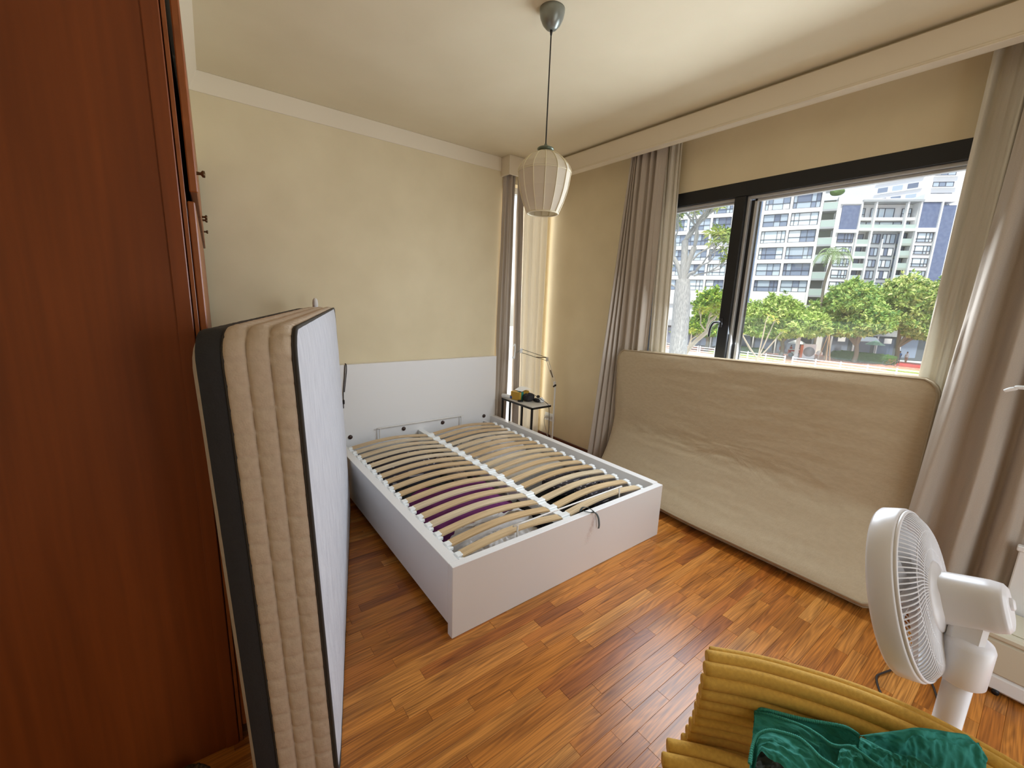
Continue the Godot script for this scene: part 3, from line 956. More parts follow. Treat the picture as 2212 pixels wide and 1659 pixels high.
# ---------------------------------------------------------------- bedside corner
func corner_things():
	var tx0 = -0.665
	var tx1 = -0.415
	var tz0 = 0.135
	var tz1 = 0.64
	var ty = 0.60
	var o = thing("side_table", "small side table with black metal frame and pale top in the corner", "table", Vector3((tx0 + tx1) * 0.5, 0, (tz0 + tz1) * 0.5))
	var hx = (tx1 - tx0) * 0.5
	var hz = (tz1 - tz0) * 0.5
	put("table_top", bx(-hx, hx, ty - 0.008, ty, -hz, hz, 0.001), M.table_top, o)
	var st = S()
	for s in [-1, 1]:
		bx(-hx, hx, ty - 0.028, ty - 0.008, s * hz - 0.008 - s * 0.008, s * hz + 0.008 - s * 0.008, 0.001, st)
		bx(s * hx - 0.008 - s * 0.008, s * hx + 0.008 - s * 0.008, ty - 0.028, ty - 0.008, -hz, hz, 0.001, st)
	put("frame", st, M.black_metal, o)
	for lz in [tz0 + 0.009, 0.275, 0.475, tz1 - 0.009]:
		var z = lz - (tz0 + tz1) * 0.5
		put("leg", bx(-hx, -hx + 0.018, 0.016, ty - 0.028, z - 0.009, z + 0.009, 0.001), M.black_metal, o)
	for sz in [-1, 1]:
		put("base_bar", bx(-hx, hx, 0.0, 0.016, sz * (hz - 0.009) - 0.009, sz * (hz - 0.009) + 0.009, 0.001), M.black_metal, o)
	put("base_bar", bx(-hx, -hx + 0.018, 0.0, 0.016, -hz + 0.018, hz - 0.018, 0.001), M.black_metal, o)
	# things on the table
	o = thing("cardboard_box", "small open cardboard box, yellow with a teal stripe, on the side table", "box", Vector3(-0.555, ty + 0.001, 0.30), "", Vector3(0, 0.25, 0))
	put("box_body", bx(-0.075, 0.085, 0.0, 0.085, -0.06, 0.06, 0.002), mk("c59a35", 0.6), o)
	put("stripe", bx(-0.050, -0.012, 0.0, 0.0855, 0.0, 0.0615, 0.0), mk("2f8f80", 0.6), o)
	put("red_panel", bx(0.0855, 0.0865, 0.01, 0.08, -0.058, 0.058), mk("7a3524", 0.6), o)
	st = S()
	quad(st, Vector3(-0.06, 0.087, 0.05), Vector3(-0.005, 0.087, 0.055), Vector3(-0.005, 0.087, 0.03), Vector3(-0.06, 0.087, 0.032))
	put("opening", st, M.void, o)  # flat dark sheet painting the shade inside the box
	o = thing("paper", "curled sheet of white paper lying on the yellow cardboard box", "paper", Vector3(-0.515, ty + 0.090, 0.30))
	st = S()
	grid(st, 16, 6, func(u, v): return Vector3(lerpf(-0.07, 0.10, u) , 0.004 + 0.016 * sin(u * PI) + 0.01 * v * u, lerpf(0.075, -0.045, v) - 0.03 * u))
	put("sheet", st, M.plastic_white, o)
	o = thing("bottle", "small white bottle with blue cap lying beside the cardboard box", "bottle", Vector3(-0.643, ty + 0.021, 0.215))
	st = S()
	var lay = Transform3D(Basis(Vector3.UP, 0.3) * Basis(Vector3(1, 0, 0), PI / 2), Vector3.ZERO)
	lathe(st, [Vector2(0.0, -0.07), Vector2(0.02, -0.07), Vector2(0.02, 0.03), Vector2(0.014, 0.04), Vector2(0.0, 0.04)], 18, lay)
	put("bottle_body", st, M.plastic_white, o)
	st = S()
	lathe(st, [Vector2(0.0, 0.038), Vector2(0.0185, 0.038), Vector2(0.0185, 0.062), Vector2(0.0, 0.063)], 18, lay)
	put("cap", st, mk("2b4a86", 0.4), o)
	st = S()
	for i in 1:
		var pts = []
		for k in 33: pts.append(Vector3(0.024 * cos(TAU * k / 32), 0, 0.024 * sin(TAU * k / 32)))
		tube(st, pts, 0.006, 8, false)
	tag(put("tape_roll", st, M.black, null, Vector3(-0.622, ty + 0.007, 0.40)), "black ring of tape lying flat on the side table", "tape")
	tag(put("pouch", pillow(-0.585, -0.475, 0.37, 0.47, ty + 0.001, ty + 0.075, 61, 0.02, 0.7), mk("2b2829", 0.8)), "dark crumpled pouch in front of the cardboard box on the side table", "pouch")
	tag(put("camera", pillow(-0.505, -0.455, 0.45, 0.53, ty + 0.001, ty + 0.035, 62, 0.008, 0.6), M.black), "small black gadget near the front of the side table", "gadget")
	o = thing("power_strip", "white plug adaptor with black plug on the front end of the side table", "adaptor", Vector3(-0.447, ty + 0.001, 0.50))
	put("body", bx(-0.025, 0.025, 0.0, 0.035, -0.05, 0.05, 0.008), M.plastic_white, o)
	put("plug", bx(-0.016, 0.016, 0.035, 0.062, -0.042, -0.012, 0.008), M.black, o)
	put("plug", bx(-0.012, 0.012, 0.035, 0.050, 0.012, 0.038, 0.006), M.plastic_white, o)
	st = S()
	tube(st, smooth_path([Vector3(-0.50, ty + 0.080, 0.43), Vector3(-0.475, ty + 0.04, 0.55), Vector3(-0.455, ty + 0.006, 0.630), Vector3(-0.448, 0.55, 0.648), Vector3(-0.430, 0.42, 0.640), Vector3(-0.415, 0.28, 0.62), Vector3(-0.42, 0.14, 0.60), Vector3(-0.44, 0.01, 0.55)]), 0.003, 6)
	tag(put("cable", st, M.cable, null), "dark cable dropping from the side table front to the floor", "cable")
	# spring-arm lamp on a pole
	o = thing("floor_lamp", "white floor lamp with a folding spring arm beside the side table", "lamp", Vector3(-0.105, 0, 0.355))
	st = S()
	lathe(st, [Vector2(0.0, 0.0), Vector2(0.075, 0.0), Vector2(0.075, 0.012), Vector2(0.02, 0.02), Vector2(0.0, 0.02)], 28)
	put("base", st, M.plastic_white, o)
	st = S()
	tube(st, [Vector3(0, 0.015, 0), Vector3(0, 0.70, 0)], 0.0095, 12)
	put("pole", st, M.plastic_white, o)
	st = S()
	box(st, Vector3(-0.006, 0.715, 0.0), Vector3(0.03, 0.022, 0.02), 0.003)
	tube(st, [Vector3(-0.035, 0.705, 0.01), Vector3(-0.012, 0.712, 0.005)], 0.009, 8)
	put("clamp", st, M.black, o)
	var e0 = Vector3(-0.01, 0.735, 0.0)
	var e1 = Vector3(-0.015, 0.985, -0.14)
	var e2 = Vector3(-0.39, 1.095, -0.135)
	st = S()
	for d in [Vector3(0.0, 0.012, 0.012), Vector3(0.0, -0.012, -0.012)]: tube(st, [e0 + d, e1 + d], 0.0032, 6)
	put("lower_arm", st, M.steel_white, o)
	st = S()
	for d in [Vector3(0.006, 0.016, 0.0), Vector3(-0.006, -0.016, 0.0)]: tube(st, [e1 + d, e2 + d], 0.0034, 6)
	put("upper_arm", st, M.grey_metal, o)
	st = S()
	tube(st, [e1 + Vector3(0.006, 0.016, 0.0), e1.lerp(e2, 0.42) + Vector3(-0.006, -0.016, 0)], 0.005, 8)
	tube(st, [e0.lerp(e1, 0.25), e0.lerp(e1, 0.55)], 0.006, 8)
	put("spring", st, mk("6a5a48", 0.5), o)
	st = S()
	for e in [e0, e1, e2]: box(st, e, Vector3(0.036, 0.048, 0.014), 0.006)
	put("joint", st, M.plastic_white, o)
	st = S()
	tube(st, [e2 + Vector3(-0.018, 0.0, 0.0), e2 + Vector3(-0.075, -0.02, 0.0)], 0.004, 6)
	put("head_stem", st, M.grey_metal, o)
	st = S()
	tube(st, smooth_path([e2 + Vector3(-0.105, 0.055, 0.0), e2 + Vector3(-0.09, 0.07, 0), e2 + Vector3(-0.082, 0.045, 0.0), e2 + Vector3(-0.085, -0.03, 0.0), e2 + Vector3(-0.09, -0.075, 0.0), e2 + Vector3(-0.11, -0.06, 0.0)], 5), 0.008, 10)
	put("lamp_head", st, M.plastic_white, o)
	# socket with plugs under the table and their leads
	o = thing("wall_socket", "white wall socket with plugged leads low on the wall beside the side table", "socket", Vector3(0, 0.30, 0.185))
	put("plate", bx(-0.010, 0.0, -0.045, 0.045, -0.075, 0.075, 0.003), M.plastic_white, o)
	put("plug", bx(-0.045, -0.010, -0.020, 0.020, -0.055, -0.015, 0.006), M.plastic_white, o)
	put("plug", bx(-0.040, -0.010, -0.018, 0.018, 0.015, 0.052, 0.006), M.cable_white, o)
	st = S()
	tube(st, smooth_path([Vector3(-0.045, 0.30, 0.15), Vector3(-0.065, 0.26, 0.16), Vector3(-0.06, 0.14, 0.20), Vector3(-0.05, 0.04, 0.26), Vector3(-0.03, 0.006, 0.31)]), 0.004, 6)
	tube(st, smooth_path([Vector3(-0.040, 0.30, 0.22), Vector3(-0.06, 0.24, 0.23), Vector3(-0.05, 0.10, 0.27), Vector3(-0.055, 0.01, 0.29)]), 0.0035, 6)
	tag(put("cable", st, M.cable_white), "pale leads hanging from the wall socket to the floor", "cable")

# ---------------------------------------------------------------- pedestal fan
func fan():
	var n = Vector3(0.008, 0, 1.0).normalized()     # rearwards; the head tips a little downwards at the front
	var r = Vector3(0.008, 0.3185, 0.948).normalized()
	var H = Vector3(-1.747, 0.877, 3.505)
	var o = thing("pedestal_fan", "white pedestal fan seen from behind, beside the yellow chair", "fan", Vector3(H.x, 0, H.z) + n * 0.13)
	var up = (Vector3.UP - r * r.y).normalized()
	var xf = Transform3D(Basis(up.cross(r), r, up.cross(r).cross(r)), H - o.position)   # local y = rearwards axis
	xf.basis = xf.basis.orthonormalized()
	var R = 0.214
	var st = S()
	lathe(st, [Vector2(R - 0.018, -0.028), Vector2(R - 0.006, -0.028), Vector2(R - 0.001, -0.022), Vector2(R, 0.0), Vector2(R, 0.022), Vector2(R - 0.003, 0.026), Vector2(R - 0.010, 0.026)], 72, xf)
	lathe(st, [Vector2(R - 0.012, 0.026), Vector2(R - 0.014, 0.0), Vector2(R - 0.018, -0.028)], 72, xf)
	put("rim", st, M.fan_white, o)
	st = S()
	lathe(st, [Vector2(R - 0.006, 0.026), Vector2(R - 0.004, 0.030), Vector2(R - 0.006, 0.034), Vector2(R - 0.010, 0.034)], 72, xf)
	put("clip_ring", st, M.fan_white, o)
	# rear grille: swept wires from hub to rim
	var NW = 96
	st = S()
	for k in NW:
		var pts = []
		for i in 12:
			var t = i / 11.0
			var rad = lerpf(0.075, R - 0.010, t)
			var a = TAU * k / NW + 0.30 * (1.0 - t)
			var depth = 0.062 - 0.004 * t - 0.028 * pow(clampf((t - 0.55) / 0.45, 0.0, 1.0), 2.6)
			pts.append(xf * Vector3(rad * cos(a), depth, rad * sin(a)))
		tube(st, pts, 0.0019, 5, false)
	put("rear_grille", st, M.fan_grille, o)
	st = S()
	for q in [[0.115, 0.061], [0.160, 0.058]]:
		var pts = []
		for i in 61: pts.append(xf * Vector3(q[0] * cos(TAU * i / 60), q[1], q[0] * sin(TAU * i / 60)))
		tube(st, pts, 0.0014, 5, false)
	put("grille_ring", st, M.fan_grille, o)
	# front grille, coarser
	st = S()
	for k in 60:
		var pts = []
		for i in 6:
			var t = i / 5.0
			var a = TAU * k / 60 + 0.3 * (1.0 - t)
			var rad = lerpf(0.03, R - 0.015, t)
			pts.append(xf * Vector3(rad * cos(a), -0.033 + 0.006 * t, rad * sin(a)))
		tube(st, pts, 0.0016, 4, false)
	put("front_grille", st, M.fan_grille, o)
	for k in 7:
		st = S()
		grid(st, 6, 6, func(u, v):
			var rad = lerpf(0.04, R - 0.03, v)
			var a = TAU * k / 7.0 + (u - 0.5) * (0.75 - 0.25 * v) + 0.25 * v
			return xf * Vector3(rad * cos(a), (u - 0.5) * 0.028 + 0.008, rad * sin(a)))
		put("blade", st, mk("d8d8da", 0.4, {"cull_mode": BaseMaterial3D.CULL_DISABLED}), o)
	# hub plate and motor housing
	st = S()
	lathe(st, [Vector2(0.0, -0.038), Vector2(0.035, -0.036), Vector2(0.04, -0.03), Vector2(0.04, 0.03), Vector2(0.0, 0.03)], 28, xf)
	put("hub", st, M.fan_white, o)
	st = S()
	lathe(st, [Vector2(0.085, 0.045), Vector2(0.088, 0.060), Vector2(0.082, 0.068), Vector2(0.066, 0.073), Vector2(0.060, 0.078), Vector2(0.0, 0.078)], 40, xf)
	put("back_plate", st, M.fan_white, o)
	st = S()   # motor housing: a soft-cornered, slightly oval drum
	var f = func(u, v):
		var a = TAU * u
		var y = [0.060, 0.075, 0.10, 0.130, 0.160, 0.180, 0.187, 0.187]
		var k = [1.0, 0.99, 0.97, 0.95, 0.93, 0.86, 0.72, 0.0]
		var t = v * 7.0
		var i = min(int(t), 6)
		var yy = lerpf(y[i], y[i + 1], t - i)
		var kk = lerpf(k[i], k[i + 1], t - i)
		var e = func(q): return signf(q) * pow(absf(q), 0.72)
		return xf * Vector3(0.056 * kk * e.call(cos(a)), yy, 0.061 * kk * e.call(sin(a)))
	grid(st, 48, 28, f)
	put("motor_housing", st, M.fan_white, o)
	st = S()
	lathe(st, [Vector2(0.014, 0.184), Vector2(0.014, 0.192), Vector2(0.010, 0.195), Vector2(0.0, 0.195)], 16, xf.translated_local(Vector3(0, 0, -0.012)))
	put("oscillation_knob", st, M.fan_white, o)
	# neck, collar and pole
	var px = Vector3(-1.757, 0, 3.636) - o.position
	st = S()
	box(st, px + Vector3(0.0, 0.850, -0.008), Vector3(0.056, 0.085, 0.066), 0.010)
	put("neck", st, M.fan_white, o)
	st = S()
	lathe(st, [Vector2(0.0, 0.712), Vector2(0.042, 0.712), Vector2(0.0465, 0.717), Vector2(0.0465, 0.815), Vector2(0.042, 0.826), Vector2(0.030, 0.832), Vector2(0.0, 0.832)], 36, Transform3D(Basis.IDENTITY, px))
	put("collar", st, M.fan_white, o)
	st = S()
	lathe(st, [Vector2(0.0, 0.03), Vector2(0.0275, 0.03), Vector2(0.0275, 0.714), Vector2(0.0, 0.714)], 28, Transform3D(Basis.IDENTITY, px))
	put("pole", st, M.fan_white, o)
	st = S()
	lathe(st, [Vector2(0.0, 0.0), Vector2(0.17, 0.0), Vector2(0.175, 0.008), Vector2(0.17, 0.018), Vector2(0.05, 0.035), Vector2(0.03, 0.05), Vector2(0.0, 0.05)], 48, Transform3D(Basis.IDENTITY, px))
	put("base", st, M.fan_white, o)
	st = S()
	tube(st, smooth_path([Vector3(-1.66, 0.006, 3.60), Vector3(-1.0, 0.006, 3.62), Vector3(-0.625, 0.006, 3.503), Vector3(-0.728, 0.006, 3.456), Vector3(-0.86, 0.006, 3.408), Vector3(-0.908, 0.006, 3.400), Vector3(-0.967, 0.006, 3.419), Vector3(-1.015, 0.006, 3.446), Vector3(-1.08, 0.006, 3.475)]), 0.0045, 6)
	tag(put("cable", st, M.cable), "dark mains lead lying on the parquet below the white fan", "cable")

# ---------------------------------------------------------------- yellow lounge chair of foam tubes
func lounge_chair():
	var left = [Vector3(-2.166, .680, 3.208), Vector3(-2.193, .680, 3.213), Vector3(-2.221, .669, 3.224), Vector3(-2.239, .645, 3.230), Vector3(-2.241, .614, 3.230), Vector3(-2.239, .582, 3.227), Vector3(-2.236, .550, 3.223), Vector3(-2.233, .517, 3.220), Vector3(-2.232, .485, 3.213), Vector3(-2.234, .455, 3.208), Vector3(-2.243, .428, 3.203), Vector3(-2.280, .425, 3.203), Vector3(-2.323, .470, 3.204), Vector3(-2.359, .463, 3.214), Vector3(-2.392, .448, 3.224), Vector3(-2.426, .440, 3.235), Vector3(-2.46, .432, 3.245)]
	var arc = [Vector3.ZERO, Vector3(0.077, 0, 0.086), Vector3(0.137, 0, 0.174), Vector3(0.192, 0, 0.272), Vector3(0.226, 0, 0.362), Vector3(0.241, 0, 0.440), Vector3(0.243, 0, 0.534), Vector3(0.225, 0, 0.65), Vector3(0.17, 0, 0.78)]
	var o = thing("lounge_chair", "low lounge chair made of curved mustard yellow padded tubes", "chair", Vector3(-2.2, 0, 3.5))
	var r = 0.0178
	for i in left.size():
		var pts = []
		for a in arc: pts.append(left[i] + a - o.position)
		pts = smooth_path(pts, 5)
		var st = S()
		var rr = r if i > 0 else 0.012
		var n = pts.size()
		var q = [pts[0]]
		var rad = [rr * 0.86]
		for k in n:
			var p = pts[k]
			if k == 0: p = pts[0].lerp(pts[1], 0.15)
			q.append(p)
			rad.append(rr)
		tube(st, q, rad, 16)
		put("padded_tube", st, M.yellow, o)
	var st = S()
	for a in [1, 4, 7]:
		var pts = []
		for p in left: pts.append(p + arc[a] - o.position + Vector3(0.017, -0.012, 0))
		tube(st, smooth_path(pts, 3), 0.008, 6)
	put("frame_rib", st, M.black_metal, o)
	for a in [1, 7]:
		st = S()
		tube(st, [left[9] + arc[a] - o.position + Vector3(0.02, 0, 0), left[9] + arc[a] - o.position + Vector3(0.06, -left[9].y + 0.002, 0)], 0.012, 8)
		put("leg", st, M.black_metal, o)
		st = S()
		tube(st, [left[14] + arc[a] - o.position + Vector3(0, -0.01, 0), left[14] + arc[a] - o.position + Vector3(-0.03, -left[14].y + 0.002, 0)], 0.012, 8)
		put("leg", st, M.black_metal, o)
	# teal fabric heaped on it: layers with an overlocked wavy edge
	var c = thing("cloth", "heaped teal cotton bedding with wavy overlocked edges on the yellow chair", "bedding")
	var nz := FastNoiseLite.new()
	nz.seed = 8
	nz.frequency = 1.0
	for L in CLOTH:
		var top = smooth_path(L[1], 10)
		var bot = smooth_path(L[2], 10)
		var nt = top.size() - 1
		var g = func(u, v):
			var k = min(int(u * nt), nt - 1)
			var t = u * nt - k
			var p = top[k].lerp(top[k + 1], t).lerp(bot[k].lerp(bot[k + 1], t), v)
			var w = sin(PI * v) * L[3]
			p.y += w + 0.010 * nz.get_noise_2d(u * 4.0 + L[3] * 90.0, v * 3.0) * minf(v * 4.0, 1.0)
			p += Vector3(-0.5, 0.3, 0.5) * 0.012 * nz.get_noise_2d(u * 7.0, v * 2.0 + 5.0) * minf(v * 3.0, 1.0)
			return p
		var s2 = S()
		grid(s2, 70, 30, g)
		put(L[0], s2, M[L[4]], c)
		if L[5]:
			s2 = S()
			var pts = []
			var rad = []
			for i in 261:
				pts.append(g.call(i / 260.0, 0.0) + Vector3(0, 0.001, 0))
				rad.append(0.0026 + 0.0020 * absf(sin(i * 0.9)))
			tube(s2, pts, rad, 6)
			put("overlocked_edge", s2, M.teal_edge, c)

var CLOTH := [
	["back_layer", [Vector3(-2.162, 0.600, 3.334), Vector3(-2.163, 0.620, 3.354), Vector3(-2.151, 0.630, 3.386), Vector3(-2.131, 0.640, 3.428), Vector3(-2.108, 0.650, 3.467), Vector3(-2.095, 0.660, 3.497), Vector3(-2.091, 0.660, 3.515), Vector3(-2.093, 0.660, 3.523)], [Vector3(-2.192, 0.560, 3.349), Vector3(-2.169, 0.560, 3.365), Vector3(-2.153, 0.560, 3.397), Vector3(-2.133, 0.570, 3.439), Vector3(-2.114, 0.570, 3.481), Vector3(-2.107, 0.580, 3.513), Vector3(-2.107, 0.590, 3.530), Vector3(-2.107, 0.600, 3.543)], 0.01, "teal", true],
	["right_lobe", [Vector3(-2.114, 0.680, 3.526), Vector3(-2.093, 0.700, 3.553), Vector3(-2.068, 0.715, 3.579), Vector3(-2.044, 0.725, 3.599), Vector3(-2.016, 0.725, 3.623), Vector3(-1.988, 0.720, 3.645), Vector3(-1.954, 0.710, 3.666), Vector3(-1.953, 0.700, 3.680)], [Vector3(-2.124, 0.620, 3.561), Vector3(-2.102, 0.620, 3.585), Vector3(-2.088, 0.630, 3.608), Vector3(-2.076, 0.640, 3.625), Vector3(-2.059, 0.650, 3.646), Vector3(-2.042, 0.660, 3.667), Vector3(-2.024, 0.670, 3.692), Vector3(-1.993, 0.670, 3.710)], 0.03, "teal", false],
	["middle_layer", [Vector3(-2.166, 0.600, 3.338), Vector3(-2.165, 0.620, 3.370), Vector3(-2.165, 0.640, 3.411), Vector3(-2.167, 0.655, 3.444), Vector3(-2.175, 0.665, 3.472), Vector3(-2.181, 0.670, 3.494), Vector3(-2.177, 0.680, 3.513), Vector3(-2.159, 0.685, 3.531)], [Vector3(-2.266, 0.580, 3.373), Vector3(-2.235, 0.580, 3.404), Vector3(-2.213, 0.580, 3.437), Vector3(-2.217, 0.600, 3.469), Vector3(-2.208, 0.600, 3.492), Vector3(-2.186, 0.600, 3.516), Vector3(-2.180, 0.610, 3.536), Vector3(-2.159, 0.620, 3.564)], 0.02, "teal", true],
	["inner_layer", [Vector3(-2.258, 0.620, 3.380), Vector3(-2.247, 0.640, 3.407), Vector3(-2.239, 0.650, 3.436), Vector3(-2.237, 0.660, 3.460), Vector3(-2.236, 0.660, 3.482), Vector3(-2.245, 0.670, 3.504)], [Vector3(-2.343, 0.600, 3.404), Vector3(-2.313, 0.600, 3.425), Vector3(-2.286, 0.600, 3.448), Vector3(-2.260, 0.600, 3.471), Vector3(-2.234, 0.600, 3.493), Vector3(-2.222, 0.610, 3.518)], 0.01, "teal_inner", false],
	["front_layer", [Vector3(-2.345, 0.640, 3.398), Vector3(-2.303, 0.645, 3.386), Vector3(-2.272, 0.650, 3.384), Vector3(-2.255, 0.665, 3.399), Vector3(-2.246, 0.675, 3.422), Vector3(-2.241, 0.685, 3.449), Vector3(-2.248, 0.690, 3.472), Vector3(-2.260, 0.695, 3.493), Vector3(-2.263, 0.700, 3.516), Vector3(-2.261, 0.700, 3.535)], [Vector3(-2.364, 0.600, 3.412), Vector3(-2.352, 0.600, 3.413), Vector3(-2.318, 0.655, 3.406), Vector3(-2.322, 0.665, 3.429), Vector3(-2.317, 0.670, 3.453), Vector3(-2.306, 0.670, 3.476), Vector3(-2.298, 0.670, 3.497), Vector3(-2.292, 0.670, 3.512), Vector3(-2.282, 0.670, 3.526), Vector3(-2.266, 0.670, 3.541)], 0.004, "teal", true],
	["fold_layer", [Vector3(-2.192, 0.690, 3.512), Vector3(-2.185, 0.700, 3.526), Vector3(-2.190, 0.705, 3.544), Vector3(-2.197, 0.710, 3.563), Vector3(-2.196, 0.710, 3.579)], [Vector3(-2.256, 0.660, 3.518), Vector3(-2.236, 0.660, 3.540), Vector3(-2.215, 0.660, 3.562), Vector3(-2.205, 0.670, 3.585), Vector3(-2.181, 0.670, 3.605)], 0.015, "teal", true],
	["right_fold", [Vector3(-2.140, 0.700, 3.531), Vector3(-2.133, 0.700, 3.551), Vector3(-2.135, 0.705, 3.575), Vector3(-2.129, 0.710, 3.592), Vector3(-2.121, 0.715, 3.610), Vector3(-2.116, 0.715, 3.629), Vector3(-2.114, 0.710, 3.649)], [Vector3(-2.193, 0.650, 3.539), Vector3(-2.176, 0.650, 3.563), Vector3(-2.151, 0.650, 3.584), Vector3(-2.126, 0.650, 3.606), Vector3(-2.118, 0.660, 3.624), Vector3(-2.097, 0.660, 3.643), Vector3(-2.077, 0.660, 3.664)], 0.02, "teal", false],
]

# ---------------------------------------------------------------- things cut by the right edge
func right_edge_things():
	var o = thing("storage_box", "beige lidded plastic box on a white base on the floor behind the fan", "box", Vector3(-0.455, 0, 3.83))
	put("base", bx(-0.118, 0.118, 0.012, 0.09, -0.19, 0.19, 0.012), M.plastic_white, o)
	put("box_body", bx(-0.122, 0.122, 0.09, 0.25, -0.198, 0.198, 0.010), M.beige_plastic, o)
	put("lid", bx(-0.128, 0.128, 0.25, 0.285, -0.205, 0.205, 0.010), M.beige_plastic, o)
	put("lid_panel", bx(-0.09, 0.09, 0.285, 0.292, -0.14, 0.14, 0.004), M.beige_plastic, o)
	for s in [-1, 1]:
		var st = S()
		lathe(st, [Vector2(0.0, -0.01), Vector2(0.012, -0.01), Vector2(0.012, 0.01), Vector2(0.0, 0.01)], 14, Transform3D(Basis(Vector3(0, 0, 1), PI / 2), Vector3(-0.113, 0.012, s * 0.10)))
		put("castor", st, M.black, o)
	o = thing("white_board", "white board standing on edge against the taupe curtain at the far right", "board", Vector3(-0.303, 0, 3.92))
	put("panel", bx(-0.010, 0.010, 0.0, 0.60, -0.235, 0.30, 0.004), M.white_paint, o)
	put("top_rail", bx(-0.018, 0.018, 0.575, 0.60, -0.243, 0.31, 0.004), M.white_paint, o)
	o = thing("clothes_stand", "white clothes stand whose curved arm shows against the taupe curtain at the right edge", "stand", Vector3(-0.37, 0, 4.30))
	var st = S()
	tube(st, [Vector3(0, 0.02, 0), Vector3(0, 1.36, 0)], 0.014, 12)
	put("pole", st, M.plastic_white, o)
	st = S()
	tube(st, smooth_path([Vector3(0, 1.30, 0), Vector3(0, 1.315, -0.40), Vector3(0, 1.318, -0.71), Vector3(0, 1.308, -0.755), Vector3(0, 1.293, -0.782)]), [0.009, 0.009, 0.009, 0.009, 0.009, 0.009, 0.009, 0.009, 0.009, 0.009, 0.009, 0.009, 0.009, 0.009, 0.009, 0.009, 0.009, 0.009, 0.009, 0.009, 0.009, 0.0085, 0.0078, 0.007, 0.006], 10)
	put("curved_arm", st, M.plastic_white, o)
	st = S()
	for k in 3: tube(st, [Vector3(0, 0.10, 0), Vector3(0.17 * cos(TAU * k / 3 + 1.0) * 0.6, 0.008, 0.2 * sin(TAU * k / 3 + 1.0))], 0.008, 8)
	put("foot", st, M.plastic_white, o)

# ---------------------------------------------------------------- things at the left
func left_things():
	var o = thing("lamp_stand", "slim white lamp stand whose pale tip shows above the standing mattress", "lamp", Vector3(-2.475, 0, 0.22))
	var st = S()
	lathe(st, [Vector2(0.0, 0.0), Vector2(0.06, 0.0), Vector2(0.06, 0.012), Vector2(0.012, 0.02), Vector2(0.0, 0.02)], 24)
	put("base", st, M.plastic_white, o)
	st = S()
	tube(st, [Vector3(0, 0.015, 0), Vector3(0, 1.49, 0)], 0.010, 10)
	put("pole", st, M.plastic_white, o)
	st = S()
	lathe(st, [Vector2(0.0, 1.485), Vector2(0.021, 1.485), Vector2(0.022, 1.505), Vector2(0.0, 1.507)], 18)
	put("collar", st, M.steel_white, o)
	st = S()
	lathe(st, [Vector2(0.0, 1.505), Vector2(0.019, 1.506), Vector2(0.020, 1.53), Vector2(0.017, 1.555), Vector2(0.009, 1.568), Vector2(0.0, 1.570)], 18)
	put("bulb", st, M.duvet, o)
	st = S()
	tube(st, smooth_path([Vector3(-2.262, 0.66, 0.066), Vector3(-2.258, 0.80, 0.066), Vector3(-2.245, 0.92, 0.066), Vector3(-2.235, 1.030, 0.064), Vector3(-2.231, 1.036, 0.055), Vector3(-2.226, 1.030, 0.066), Vector3(-2.226, 0.98, 0.068), Vector3(-2.240, 0.88, 0.068), Vector3(-2.250, 0.80, 0.068)]), 0.0032, 6)
	tag(put("cable", st, M.cable), "dark cable looped over the left end of the white headboard", "cable")
	tag(put("cable_switch", bx(-2.268, -2.252, 0.695, 0.735, 0.0605, 0.076, 0.005), M.black), "small black switch at the left end of the headboard beside the mattress", "switch")
	var spot = mk("6b5a44", 0.9, {"albedo_texture": ntex(71, 0.05, Color(0.25, 0.2, 0.16), Color(1, 0.95, 0.85), 256, 2), "uv1_triplanar": true, "uv1_scale": Vector3(8, 8, 8)})
	tag(put("bag", pillow(-3.46, -3.30, 2.14, 2.34, 0.002, 0.07, 71, 0.02, 0.7), spot), "patterned brown cloth bag on the floor between wardrobe and standing mattress", "bag")

# ---------------------------------------------------------------- the street outside
const GY := -5.3

